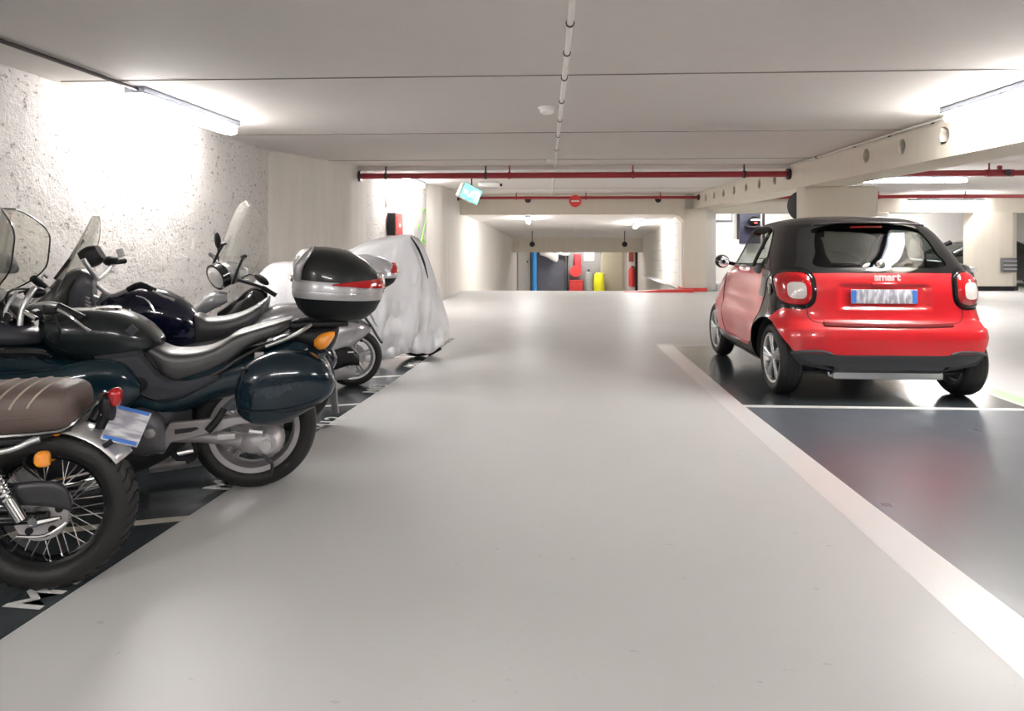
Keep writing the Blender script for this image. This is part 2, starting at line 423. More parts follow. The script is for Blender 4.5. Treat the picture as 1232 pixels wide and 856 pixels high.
# ---- right wall of the ramp with board marked streaks
b = MB()
b.prism([(3.4, 17.0), (4.1, 28.7), (4.2, 31.5), (4.5, 31.5), (4.4, 17.6), (3.95, 17.0)], -2.2, HC, 'xy')
struct('wall_ramp_right', b, 'wall', 'cream wall down the right of the ramp')
b = MB()
for k in range(6):
    z0 = 1.75 - k * .33
    b.tube([(3.4 + .05983 * .7, 17.7, z0), (3.4 + .05983 * 7.2, 24.2, z0 - .22)], .005, 6)
struct('trim_3', b, mat('board_mark_brown', (.42, .36, .28), .8), 'thin slanting board marks on the right ramp wall')
# ---- walls closing the place
b = MB(); b.box((1.3, 31.6, -.2), (7.4, .2, 5)); struct('wall_ramp_end', b, 'wall', 'wall at the foot of the ramp')
b = MB(); b.box((10.9, 21.1, 1.2), (14.3, .2, 2.6)); struct('wall_back', b, 'wall_white', 'white back wall of the right hand parking area')
b = MB(); b.box((18.1, 5.5, 1.2), (.2, 31.2, 2.6)); struct('wall_right', b, 'wall_white', 'white wall at the far right')
b = MB(); b.box((7, -10.1, 1.2), (22.4, .2, 2.6)); struct('wall_rear', b, 'wall_grey', 'grey wall behind the viewer')

# ---- long beam with the round holes
HOLES = [4.85, 5.62, 6.38, 7.13, 7.9, 11.0, 11.78, 12.56, 13.34, 14.12, 14.9, 15.68]
BX, BZ0 = 3.69, 2.07
bm = MB(); g = bm
ny = 300; y0, y1 = -4.0, 17.45; nzv = 12
rows = [[g.v((BX, y0 + (y1 - y0) * i / ny, BZ0 + (HC - BZ0) * k / nzv)) for i in range(ny + 1)] for k in range(nzv + 1)]
g.skin(rows, False, False, False)
def gh(co):
    return min(math.hypot(co.y - h, co.z - 2.275) for h in HOLES) - .078
isocut(g.bm, gh)
dead = [f for f in g.bm.faces if gh(f.calc_center_median()) < 0]
edges = set(e for f in dead for e in f.edges)
bmesh.ops.delete(g.bm, geom=dead, context='FACES')
rim = [e for e in edges if e.is_valid and len(e.link_faces) == 1 and abs(gh(e.verts[0].co)) < .012]
ret = bmesh.ops.extrude_edge_only(g.bm, edges=rim)
nv = [v for v in ret['geom'] if isinstance(v, bmesh.types.BMVert)]
for v in nv: v.co.x += .13
ne = [e for e in ret['geom'] if isinstance(e, bmesh.types.BMEdge)]
bmesh.ops.holes_fill(g.bm, edges=ne, sides=0)
for pts in (((BX, BZ0), (BX + .55, BZ0)), ((BX + .55, BZ0), (BX + .55, HC))):
    (xa, za), (xb, zb) = pts
    g.f([g.v((xa, y0, za)), g.v((xb, y0, zb)), g.v((xb, y1, zb)), g.v((xa, y1, za))])
for y in (y0, y1): g.f([g.v((BX, y, BZ0)), g.v((BX + .55, y, BZ0)), g.v((BX + .55, y, HC)), g.v((BX, y, HC))])
struct('trim_4', g, 'beam', 'long cream ceiling beam with a row of round holes')
# ---- transverse beams and the haunched pillar by the ramp
b = MB(); b.prism([(-2.2, HC), (-2.2, 1.93), (3.15, 1.93), (3.3, 1.88), (3.42, 1.75), (3.42, HC)], 16.75, 17.25, 'xz')
struct('trim_5', b, 'beam', 'cream cross beam over the top of the ramp')
b = MB(); b.box((11.2, 17.75, 2.22), (13.9, .6, .46)); struct('trim_6', b, 'beam', 'cream cross beam over the right parking area')
b = MB(); b.box((1.3, 28.85, 1.06), (6.2, .3, .62)); struct('trim_7', b, 'beam', 'cream cross beam at the foot of the ramp')
b = MB()
b.f([b.v(p) for p in ((-2.6, 17.2, 1.97), (3.9, 17.2, 1.97), (4.5, 28.8, 1.36), (-1.8, 28.8, 1.36))])
b.f([b.v(p) for p in ((-2.6, 28.9, 1.36), (4.6, 28.9, 1.36), (4.6, 31.6, 1.3), (-2.6, 31.6, 1.3))])
struct('ceiling_ramp', b, 'ceiling', 'sloping ceiling over the ramp')
b = MB(); b.tube([(1.02, 22.5, 1.68), (.98, 26, 1.5)], .02, 6); struct('trim_8', b, 'conduit', 'short conduit on the ramp ceiling')

def pillar(name, x0, x1, y0, y1, z1, label, base=None):
    b = MB(); b.box(((x0 + x1) / 2, (y0 + y1) / 2, z1 / 2), (x1 - x0, y1 - y0, z1), bev=.03)
    o = struct(name, b, 'beam', label)
    if base:
        b = MB(); b.box(((x0 + x1) / 2, (y0 + y1) / 2, .045), (x1 - x0 + .04, y1 - y0 + .04, .09), bev=.01)
        k = b.build('pillar_base', base, o); 
    return o
pillar('wall_pillar_1', 3.70, 4.75, 9.8, 10.1, BZ0 + .01, 'broad cream pillar under the holed beam behind the small car')
pillar('wall_pillar_2', 3.42, 3.98, 16.85, 17.5, BZ0 + .01, 'cream pillar with red base at the right of the ramp', 'red_paint')
b = MB(); b.prism([(10.64, 17.6), (10.88, 17.42), (11.74, 17.42), (11.97, 17.62), (11.95, 18.1), (11.2, 18.1)], 0, 2.0, 'xy')
o = struct('wall_pillar_3', b, 'beam', 'cream pillar between the dark cars at far right')
b = MB(); b.prism([(10.61, 17.58), (10.87, 17.39), (11.75, 17.39), (12.0, 17.6), (11.98, 18.13), (11.17, 18.13)], 0, .12, 'xy'); b.build('pillar_base', 'black_pl', o)
pillar('wall_pillar_4', 8.3, 8.7, 17.4, 18.0, 2.0, 'narrow cream pillar behind the small car')
b = MB(); b.prism([(1.9, .0), (3.6, .0), (3.6, .075), (2.9, .06)], 16.5, 16.8, 'xz'); struct('trim_9', b, 'red_paint', 'red painted kerb wedge at the crest of the ramp')

# ---- red pipes with hangers
def pipe(y, z, x0, x1, label, hang, r=.045):
    t = thing('sprinkler_pipe', label, 'pipe', (x0, y, 0), 0, 'red sprinkler pipes under the ceiling')
    L = x1 - x0
    b = MB(); b.tube([(0, 0, z), (L, 0, z)], r, 14); b.build('pipe_run', 'pipe_red', t)
    for x, mm in hang:
        b = MB(); b.tube([(x - x0, 0, z), (x - x0, 0, HC)], .012, 8); b.lathe([(r + .012, -.02), (r + .012, .02)], (x - x0, 0, z), (1, 0, 0), 14, True); b.build('hanger', mm, t)
    for x in (0, L):
        b = MB(); b.lathe([(r * 1.9, -.02), (r * 1.9, .02)], (x, 0, z), (1, 0, 0), 16, True); b.build('end_flange', 'dark_steel', t)
    return t
pipe(10.3, 2.30, -2.93, 3.66, 'long dark red pipe spanning the lane, nearest of the red pipes', [(-2.52, 'dark_steel'), (-.95, 'dark_steel'), (-.85 + .27, 'pipe_red'), (1.32, 'pipe_red'), (3.0, 'dark_steel')])
pipe(10.3, 2.30, 4.25, 15, 'dark red pipe over the right parking area, nearest of the pipes there', [(6.6, 'pipe_red'), (7.95, 'pipe_red'), (10.5, 'pipe_red')])
pipe(16.3, 2.325, -2.18, 3.66, 'red pipe along the cross beam over the ramp top', [(-.75, 'pipe_red'), (.95, 'pipe_red'), (2.75, 'pipe_red')], .035)
pipe(16.3, 2.325, 4.26, 11.3, 'red pipe along the cross beam above the right pillar', [(6.2, 'pipe_red'), (7.9, 'pipe_red'), (9.9, 'pipe_red')], .04)
# valve cluster on the right hand pipe
vp = [o for o in D.objects if o.name.startswith('sprinkler_pipe') and abs(o.location.x - 4.25) < .01 and abs(o.location.y - 10.3) < .01][0]
b = MB(); b.tube([(2.3, 0, 2.3), (2.7, 0, 2.3)], .055, 12); b.box((2.5, 0, 2.36), (.06, .05, .1), bev=.01); b.build('valve', 'pipe_red', vp)
b = MB(); b.lathe([(.05, 0), (.05, .015)], (2.58, -.06, 2.3), (0, -1, 0), 14, True); b.build('hand_wheel', 'dark_steel', vp)

# ---- fluorescent lamps
def lamp(x, y, z, L, rz, label, w=.13, grp='fluorescent ceiling lamps', deep=.07, tube='tube', pitch=0):
    t = thing('fluorescent_lamp', label, 'lamp', (x, y, z), rz, grp); t.rotation_euler[0] = pitch
    b = MB(); b.box((0, 0, .0), (w, L, .05), bev=.008); b.build('housing', 'lamp_housing', t)
    b = MB(); b.loft([(-L / 2 + .02, -deep - .02, -.02, w * .36, 2.6, 0), (-L / 2 + .05, -deep - .025, -.02, w * .42, 2.6, 0), (L / 2 - .05, -deep - .025, -.02, w * .42, 2.6, 0), (L / 2 - .02, -deep - .02, -.02, w * .36, 2.6, 0)], 12, 1)
    b.xf = None
    for v in b.bm.verts: v.co = Vector((v.co.y, v.co.x, v.co.z))
    b.build('diffuser', tube, t)
    return t
zc = HC - .026
lamp(-3.06, 5.55, zc, 1.5, math.radians(-1), 'bright tube lamp on the ceiling beside the rough white wall', tube='tube_dim', w=.16, deep=.085)
lamp(-2.50, 12.4, zc, 1.5, math.radians(-2), 'glaring tube lamp over the white wall with the green mark')
lamp(3.50, 5.2, zc, 1.55, 0, 'tube lamp on the ceiling tight beside the holed beam', w=.18, deep=.08)
lamp(6.35, 12.3, zc, 2.3, PI / 2, 'long tube lamp over the right parking area, nearer of the two')
lamp(10.1, 17.385, 2.30, 1.85, PI / 2, 'long tube lamp in front of the right cross beam, farther of the two')
lamp(-.52, 18.4, 1.875, 1.3, 0, 'tube lamp over the ramp, left of the two', pitch=-.052)
lamp(2.72, 20.2, 1.785, 1.9, math.radians(-3), 'tube lamp over the ramp, right of the two', pitch=-.052)
# rows that run on outside the frame, plus unseen lamps added for brightness
lamp(-3.06, -1.6, zc, 1.5, 0, 'tube lamp on the ceiling behind the viewer, left side')
lamp(3.45, -1.6, zc, 1.55, 0, 'tube lamp on the ceiling behind the viewer, right side')
lamp(-.4, -2.2, zc, 1.5, PI / 2, 'added unseen tube lamp across the lane behind the viewer')  # added lamp, brightens the bikes from the viewer's side
lamp(8.3, 5.0, zc, 1.55, PI / 2, 'tube lamp over the right parking area outside the frame')
lamp(1.6, 30.1, 1.29, 1.5, PI / 2, 'added tube lamp hidden behind the far ramp beam over the equipment bay')  # added out of sight to lift the light at the ramp foot
lamp(.9, 24.5, 1.5, 1.5, PI / 2, 'tube lamp high across the middle of the ramp') if False else None
lamp(10.6, 19.3, zc, 1.55, PI / 2, 'added tube lamp above the dark saloon hidden by the right cross beam')  # added lamp, lights the back wall behind the beam
lamp(6.2, 19.4, zc, 1.55, PI / 2, 'added unseen tube lamp near the white back wall above the far corner')  # second lamp added to light the white back wall
lamp(13.0, 13.4, zc, 1.55, PI / 2, 'tube lamp over the parking area at far right')
lamp(3.30, 14.0, zc, 1.5, 0, 'tube lamp on the ceiling beside the far end of the holed beam') if False else None

# ---- conduits
b = MB(); b.tube([(.12, .3, HC - .02), (.12, 16.7, HC - .02)], .017, 10)
cd = tag(b.build('ceiling_conduit', 'conduit'), 'white conduit running down the middle of the ceiling above the lane', 'conduit')
for y in [1.1, 2.6, 3.0, 3.45, 4.0, 4.62, 5.4, 6.25, 7.2, 8.3]:
    b = MB(); b.tube([(.12, y, HC - .02), (.12, y + .012, HC - .02)], .024, 10); b.build('clip', 'dark_steel', cd)
b = MB(); b.box((.06, 9.45, HC - .03), (.14, .1, .06), bev=.01); b.build('junction_box', 'conduit', cd)
b = MB(); b.tube([(-3.14, .5, HC - .02), (-3.05, 4.8, HC - .02)], .014, 8); tag(b.build('lamp_cable', 'dark_steel'), 'dark cable along the ceiling leading to the left wall lamp', 'cable')
b = MB(); b.tube([(3.62, 5.9, HC - .03), (3.66, 10.2, HC - .03)], .012, 8); cc = tag(b.build('beam_conduit', 'conduit'), 'thin conduit along the ceiling edge above the holed beam', 'conduit')
for y in (6.5, 7.3, 8.1, 9.2): 
    b = MB(); b.tube([(3.65, y, HC - .03), (3.65, y + .015, HC - .03)], .02, 8); b.build('clip', 'dark_steel', cc)
t = thing('smoke_detector', 'white smoke detector on the ceiling beside the middle conduit', 'detector', (.0, 5.75, HC))
b = MB(); b.lathe([(.0, 0), (.075, 0), (.075, -.015), (.06, -.02)], (0, 0, 0), (0, 0, 1), 24); b.build('base', 'white_pl', t)
b = MB(); b.lathe([(.06, -.02), (.058, -.045), (.035, -.06), (0, -.062)], (0, 0, 0), (0, 0, 1), 24); b.build('sensing_head', 'white_pl', t)
b = MB(); b.tube([(.07, 0, -.015), (.12, -.0, -.02)], .008, 8); b.build('cable_stub', 'conduit', t)

# ---- things on the left wall and above the lane
t = thing('exit_sign', 'green and white emergency exit sign hanging from the ceiling near the left wall', 'sign', (-1.31, 11.4, 2.09), math.radians(32)); t.rotation_euler[1] = .42
b = MB(); b.box((-.03, .09, .02), (.32, .2, .27), bev=.04); b.build('housing', 'white_pl', t)
b = MB(); b.box((0, -.018, 0), (.34, .012, .25)); b.build('sign_face', lit('exit_green', (.03, .72, .48), .9), t)
fig = MB()   # running figure, arrow and doorway in white
W_ = lambda pts: fig.prism(pts, -.024, -.021, 'xz')
W_([(-.05, -.07), (-.02, -.07), (.01, -.02), (.05, -.05), (.06, -.02), (.02, .015), (0, .01), (-.02, -.02)])
W_([(-.02, .0), (.03, .0), (.05, .05), (.01, .055)]); W_([(.02, .05), (.08, .03), (.085, .045), (.03, .07)])
W_([(.035, .06), (.06, .06), (.06, .085), (.035, .085)])
W_([(.10, -.08), (.15, -.08), (.15, .08), (.10, .08)]); W_([(-.15, -.01), (-.11, .03), (-.11, .01), (-.07, .01), (-.07, -.03), (-.11, -.03), (-.11, -.05)])
fig.build('pictogram', lit('exit_white', (1, 1, 1), 1.1), t)
b = MB(); b.tube([(0, .06, .11), (-.12, .06, HC - 2.09 + .02)], .012, 8); b.build('hanging_rod', 'dark_steel', t)
t = thing('emergency_light', 'small white emergency light fixture on the ceiling beside the exit sign', 'light', (-1.15, 13.2, HC - .05), math.radians(5))
b = MB(); b.box((0, 0, 0), (.42, .14, .09), bev=.03); b.build('housing', 'white_pl', t)
b = MB(); b.ell((.24, 0, -.01), (.025, .03, .03)); b.build('lens', 'black_pl', t)
t = thing('fire_cabinet', 'black and red fire cabinet on the beige wall panel', 'cabinet', (-2.875, 12.2, 1.585), math.radians(-2))
b = MB(); b.box((.075, -.29, 0), (.15, .02, .41), bev=.004); b.build('side_panel', 'black_pl', t)
b = MB(); b.box((.072, .0, 0), (.144, .56, .41), bev=.015); b.build('red_box', 'red_paint', t)
b = MB(); b.box((.148, .0, .02), (.012, .42, .26), bev=.004); b.build('door', 'red_paint', t)
b = MB(); b.box((.157, .0, -.02), (.006, .12, .06)); b.build('label_plate', 'white_pl', t)
b = MB(); b.box((-2.88, 11.9, 2.02), (.06, .14, .24), bev=.01); tag(b.build('wall_box', 'white_pl'), 'small white box on the wall above the fire cabinet', 'box')
# green painted mark, reads like a thin 2 with a dot
b = MB()
gp = [(0, .52), (.10, .60), (.18, .50), (.17, .30), (.10, .05), (.02, -.30), (-.02, -.42), (.06, -.47), (.17, -.45)]
b.tube([(-2.545 + p[0] * .16, 13.42 + p[0] * 1.5, 1.54 + p[1] * .64) for p in gp], .02, 8, 5)
b.ell((-2.565, 13.2, 1.57), (.015, .03, .035))
tag(b.build('painted_mark', mat('green_mark_paint', (.25, .75, .12), .5)), 'green painted figure 2 on the white wall', 'mark')
b = MB(); b.tube([(-2.62, 12.93, .0), (-2.62, 12.93, 2.1)], .012, 8); tag(b.build('wall_conduit', 'conduit'), 'thin vertical conduit on the white wall left of the green mark', 'conduit')

t = thing('no_entry_sign', 'small round red no entry sign hanging from the far red pipe', 'sign', (.69, 16.262, 2.24))
b = MB(); b.lathe([(0, 0), (.15, 0), (.15, .012), (0, .012)], (0, 0, 0), (0, -1, 0), 32); b.build('disc', 'red_paint', t)
b = MB(); b.box((0, -.016, 0), (.19, .006, .04)); b.build('bar', 'white_pl', t)
for x, l in ((-.47, 'black dome camera under the far red pipe, left of the no entry sign'), (2.72, 'black dome camera under the far red pipe, right of the no entry sign')):
    t = thing('dome_camera', l, 'camera', (x, 16.45, 2.29), 0, 'dome cameras at the cross beam')
    b = MB(); b.lathe([(0, .03), (.085, .03), (.085, 0), (.08, 0)], (0, 0, 0), (0, 0, 1), 20); b.tube([(0, 0, .03), (0, .30, .03)], .02, 8); b.build('base', 'black_pl', t)
    b = MB(); b.lathe([(.08, 0), (.07, -.045), (.04, -.075), (0, -.085)], (0, 0, 0), (0, 0, 1), 20); b.build('dome', 'black_pl', t)
for x, y, zt, l in ((-.53, 24, 1.62, 'black ball sensor hanging on a stem over the ramp, left of the two'), (2.78, 24, 1.62, 'black ball sensor hanging on a stem over the ramp, right of the two')):
    t = thing('hanging_sensor', l, 'sensor', (x, y, 1.13), 0, 'hanging sensors over the ramp')
    b = MB(); b.ell((0, 0, 0), (.1, .1, .1)); b.build('ball', 'black_pl', t)
    b = MB(); b.tube([(0, 0, .09), (0, 0, zt - 1.13)], .015, 8); b.build('stem', 'dark_steel', t)

# ---- foot of the ramp
b = MB(); b.box((-1.08, 31.4, .1), (.55, .1, 2.6)); t = tag(b.build('service_door', 'wall_white'), 'white door at the left end of the ramp foot', 'door')
b = MB(); b.ell((-.92, 31.32, .25), (.04, .04, .04)); b.build('handle', 'dark_steel', t)
b = MB(); b.tube([(-.60, 31.15, -1.8), (-.60, 31.15, .95)], .12, 12); tag(b.build('blue_pipe', mat('blue_pipe_paint', (.05, .35, .85), .35)), 'bright blue vertical pipe at the foot of the ramp', 'pipe')
b = MB(); b.box((-.75, 31.1, -.2), (.05, .1, 3)); tag(b.build('door_post', 'dark_steel'), 'dark post left of the blue pipe', 'post')
b = MB(); b.box((.15, 31.45, -.4), (1.45, .08, 2.8)); tag(b.build('shutter', mat('slate_door', (.12, .125, .15), .4)), 'dark slate grey door beside the blue pipe', 'door')
b = MB(); b.box((.95, 31.3, -.4), (.06, .2, 2.8)); tag(b.build('partition_post', 'black_pl'), 'thin black post between the slate door and the equipment bay', 'post')
t = thing('extractor_unit', 'white extractor unit high on the slate grey door', 'unit', (.1, 31.1, .55))
b = MB(); b.loft([(-.42, .02, .16, .1, 3, 0), (-.1, -.1, .2, .18, 3, 0), (.3, -.32, .12, .2, 3, 0), (.42, -.2, .12, .15, 3, 0)]); b.build('body', 'white_pl', t)
b = MB(); b.tube([(.3, 0, .15), (.75, 0, .05), (.95, 0, .1)], .07, 10, 4); b.build('duct', 'white_pl', t)
b = MB(); b.box((1.75, 31.46, -.4), (1.5, .06, 2.8)); tag(b.build('bay_back_panel', mat('bay_grey', (.32, .31, .31), .6)), 'grey back panel of the equipment bay at the ramp foot', 'panel')
t = thing('fire_hose_reel', 'dark red hose reel unit in the equipment bay', 'hose reel', (1.35, 31.2, .1))
b = MB(); b.box((.08, 0, .05), (.32, .2, .95), bev=.06); b.build('cover', mat('dark_red', (.5, .04, .05), .4), t)
b = MB(); b.lathe([(.08, -.1), (.26, -.1), (.26, .1), (.08, .1)], (-.02, -.1, -.28), (0, 1, 0), 20, True); b.build('reel', 'red_paint', t)
t = thing('red_bin', 'bright red box low in the equipment bay', 'box', (1.35, 31.15, -.85))
b = MB(); b.box((0, 0, -.1), (.62, .4, .6), bev=.03); b.build('body', 'red_paint', t); b = MB(); b.box((0, 0, .22), (.66, .44, .06), bev=.02); b.build('lid', 'red_paint', t)
t = thing('grey_cylinder', 'grey cylinder standing beside the yellow drum', 'cylinder', (1.95, 31.2, -1.7))
b = MB(); b.lathe([(0, 0), (.2, 0), (.2, 1.3), (.14, 1.45), (.05, 1.5), (0, 1.5)], n=20); b.build('body', mat('grey_cyl', (.3, .32, .3), .5), t); b = MB(); b.tube([(0, 0, 1.5), (0, 0, 1.6)], .04, 8); b.build('valve', 'dark_steel', t)
t = thing('yellow_drum', 'yellow drum standing upright by the beige door at the ramp foot', 'drum', (2.42, 31.05, -1.75))
b = MB(); b.lathe([(0, 0), (.2, 0), (.24, .2), (.25, .9), (.22, 1.4), (.15, 1.5), (0, 1.52)], n=24); b.build('body', mat('yellow_plastic', (.85, .80, .02), .4), t); b = MB(); b.lathe([(.26, .3), (.26, .36)], n=24); b.build('band', 'black_pl', t)
b = MB(); b.box((1.98, 31.4, .48), (.5, .03, .42), bev=.01); tag(b.build('wall_notice', 'white_pl'), 'blank white notice board in the equipment bay above the cylinders', 'notice')
t = thing('beige_door', 'beige door at the foot of the ramp right of the yellow drum', 'door', (3.06, 31.42, -.4))
b = MB(); b.box((0, 0, 0), (.95, .08, 2.8)); b.build('panel', mat('beige_door', (.42, .38, .28), .5), t); b = MB(); b.ell((-.4, -.08, .1), (.05, .04, .04)); b.build('handle', 'white_pl', t)
t = thing('fire_extinguisher_rack', 'red extinguisher rack against the white strip right of the beige door', 'extinguisher', (3.93, 31.1, 0))
b = MB(); b.box((0, .12, -.2), (.34, .04, 2.2)); b.build('backboard', 'wall_white', t)
b = MB(); b.box((-.02, .05, .62), (.22, .1, .7)); b.build('top_panel', mat('brick_red', (.35, .08, .06), .5), t)
b = MB(); b.lathe([(0, -.95), (.15, -.93), (.15, -.2), (.1, -.08), (.04, 0), (0, 0)], (0, -.02, .05), (0, 0, 1), 18); b.build('cylinder', 'red_paint', t)
b = MB(); b.tube([(0, -.05, .05), (.12, -.1, 0), (.16, -.12, -.4)], .025, 8, 4); b.build('hose', 'black_pl', t)
b = MB(); b.box((4.10, 30.8, -.2), (.1, .12, 2.6)); tag(b.build('corner_post', 'black_pl'), 'dark post at the right end of the ramp foot', 'post')

# ---- back of the right hand area
b = MB(); b.box((5.3, 20.86, .65), (1.6, .28, 1.31), bev=.01); struct('wall_parapet', b, 'wall_white', 'low white wall section behind the pillar')
t = thing('notice_board', 'white board with thin dark frame high on the back wall', 'board', (5.35, 20.93, 2.0))
b = MB(); b.box((0, 0, .05), (.78, .05, .38)); b.build('frame', mat('blue_grey_frame', (.12, .14, .2), .4), t); b = MB(); b.box((0, -.03, .07), (.70, .02, .34)); b.build('panel', 'wall_white', t)
t = thing('storage_locker', 'dark navy open locker holding a helmet, behind the small car', 'locker', (6.2, 20.72, 1.2))
b = MB(); b.box((0, .1, .45), (.62, .3, .95)); b.build('case', mat('navy_case', (.02, .02, .05), .5), t)
b = MB(); b.box((.06, -.2, .49), (.46, .36, .03)); b.build('shelf', 'dark_steel', t)
t = thing('helmet', 'black and red helmet sitting in the dark locker', 'helmet', (6.28, 20.5, 1.86))
b = MB(); b.ell((0, 0, 0), (.17, .16, .15)); b.build('shell', 'black_pl', t); b = MB(); b.box((0, -.12, .03), (.3, .1, .05), bev=.02); b.build('visor', 'white_pl', t)
b = MB(); b.box((.0, -.14, -.06), (.1, .04, .05), bev=.01); b.build('badge', 'red_paint', t)
b = MB(); b.box((6.68, 20.9, 1.7), (.04, .1, 1.4)); tag(b.build('wall_post', 'dark_steel'), 'thin dark post beside the navy locker', 'post')
b = MB(); b.box((9.6, 16.55, 2.1), (1.5, .5, .3), bev=.02); tag(b.build('air_duct', mat('duct_grey', (.3, .3, .31), .5)), 'grey air duct under the right cross beam behind the lamp', 'duct') if False else None
t = thing('convex_mirror', 'round dark backed traffic mirror fixed behind the broad pillar', 'mirror', (3.84, 10.2, 1.81), 0)
b = MB(); b.lathe([(0, .035), (.13, .032), (.215, .015), (.235, 0), (.225, -.02), (0, -.02)], (0, 0, 0), (0, -1, 0), 36); b.build('shell', mat('mirror_back', (.07, .075, .08), .5), t)
b = MB(); b.tube([(.1, .0, 0), (.12, -.11, .0)], .02, 8); b.build('bracket', 'dark_steel', t)
t = thing('pillar_grille', 'small dark louvred box on the side of the far right pillar', 'grille', (11.6, 17.36, .66))
b = MB(); b.box((0, 0, 0), (.34, .1, .36), bev=.01); b.build('case', mat('grille_grey', (.13, .13, .14), .5), t)
for k in range(3):
    b = MB(); b.box((0, -.06, -.1 + k * .1), (.32, .02, .03)); b.build('slat', 'alloy', t)

# ================================================================ THE SMALL RED AND BLACK CAR
def smoothstep(a, b, x):
    t = max(0, min(1, (x - a) / (b - a))); return t * t * (3 - 2 * t)
def interp(tab, z):
    """monotone-ish cubic interpolation of a table of rows (z, ...)"""
    if z <= tab[0][0]: return tab[0][1:]
    if z >= tab[-1][0]: return tab[-1][1:]
    for i in range(len(tab) - 1):
        if tab[i][0] <= z <= tab[i + 1][0]:
            f = (z - tab[i][0]) / (tab[i + 1][0] - tab[i][0]); out = []
            for c in range(1, len(tab[0])):
                def sl(a, b): return (tab[b][c] - tab[a][c]) / (tab[b][0] - tab[a][0])
                d = sl(i, i + 1); d0 = sl(i - 1, i) if i > 0 else d; d1 = sl(i + 1, i + 2) if i + 2 < len(tab) else d
                m0 = 0 if d0 * d <= 0 else 2 * d0 * d / (d0 + d); m1 = 0 if d1 * d <= 0 else 2 * d1 * d / (d1 + d)
                h = tab[i + 1][0] - tab[i][0]
                out.append((2 * f**3 - 3 * f**2 + 1) * tab[i][c] + (f**3 - 2 * f**2 + f) * h * m0 + (-2 * f**3 + 3 * f**2) * tab[i + 1][c] + (f**3 - f**2) * h * m1)
            return out

def wheel(parent, R, W, rimR, c, axis, spokes, rim_mat, hub_mat='alloy', name='wheel', twin=True, tyre_round=.35):
    """tyre of its own, rim with spokes on it; axis points outward"""
    ax = Vector(axis).normalized(); c = Vector(c)
    h = W / 2
    t = MB()
    prof = [(rimR, -h * .8), (rimR + .012, -h * .92), ((R + rimR) / 2, -h), (R - W * tyre_round * .55, -h * .93), (R - W * tyre_round * .2, -h * .72), (R - .002, -h * .42), (R, 0),
            (R - .002, h * .42), (R - W * tyre_round * .2, h * .72), (R - W * tyre_round * .55, h * .93), ((R + rimR) / 2, h), (rimR + .012, h * .92), (rimR, h * .8), (rimR - .01, 0), (rimR, -h * .8)]
    t.lathe(prof, c, ax, 56); ty = t.build(name, 'rubber', parent, sharp=50)
    for q in (-.45, 0, .45):
        g = MB(); g.lathe([(R + .0012 - abs(q) * .004, h * (q - .035)), (R + .0016 - abs(q) * .004, h * q), (R + .0012 - abs(q) * .004, h * (q + .035))], c, ax, 56); g.build('tread_groove', 'black_pl', ty)
    r = MB()
    r.lathe([(rimR + .004, h * .84), (rimR + .006, h * .9), (rimR - .012, h * .86), (rimR - .022, h * .6), (rimR - .03, -h * .6), (rimR - .004, -h * .9), (rimR + .004, -h * .84)], c, ax, 48)
    e1 = ax.orthogonal().normalized(); e2 = ax.cross(e1)
    for k in range(spokes):
        for dd in ((-.13, .13) if twin else (0,)):
            a0 = 2 * PI * k / spokes; a1 = a0 + dd
            p0 = c + (e1 * math.cos(a0 + dd * .35) + e2 * math.sin(a0 + dd * .35)) * rimR * .16 + ax * h * .62
            p1 = c + (e1 * math.cos(a1) + e2 * math.sin(a1)) * (rimR - .015) + ax * h * .74
            r.tube([p0, (p0 + p1) / 2 + ax * .006, p1], [.018, .013, .017], 8, 3)
    r.lathe([(0, h * .74), (rimR * .14, h * .74), (rimR * .22, h * .66), (rimR * .24, h * .3), (0, h * .3)], c, ax, 24)
    r.build('rim', rim_mat, ty)
    b = MB(); b.lathe([(0, -h * .3), (rimR * .82, -h * .3), (rimR * .82, -h * .1), (0, -h * .1)], c, ax, 32); b.build('brake_disc', 'steel_dark', ty)
    return ty

M['car_red'] = mat('car_red_paint', (.68, .016, .024), .28, coat=1, spec=.5, var=.02, coat_r=.03)
M['car_black'] = mat('car_black_paint', (.006, .0055, .006), .22, coat=.7, var=.02, spec=.3)
M['car_trim'] = mat('car_grey_plastic', (.05, .052, .058), .5, bump=.05)
M['car_roof'] = mat('car_roof_black', (.012, .011, .012), .3, coat=.4, spec=.4)
M['liner'] = mat('car_lining', (.012, .012, .013), .85, spec=.2)
M['win'] = glass('car_side_glass', (.92, .95, .92), .02, fk=.5)
M['win_rear'] = glass('car_rear_glass', (.24, .28, .27), .02, fk=.45)
M['car_glass_black'] = mat('car_glass_black_edge', (.006, .007, .008), .08, coat=1)
M['seat'] = mat('seat_dark_fabric', (.010, .011, .012), .85, spec=.2)
M['badge'] = mat('badge_bright', (.85, .84, .84), .35)
M['gap'] = mat('panel_gap_black', (.004, .004, .004), .8)

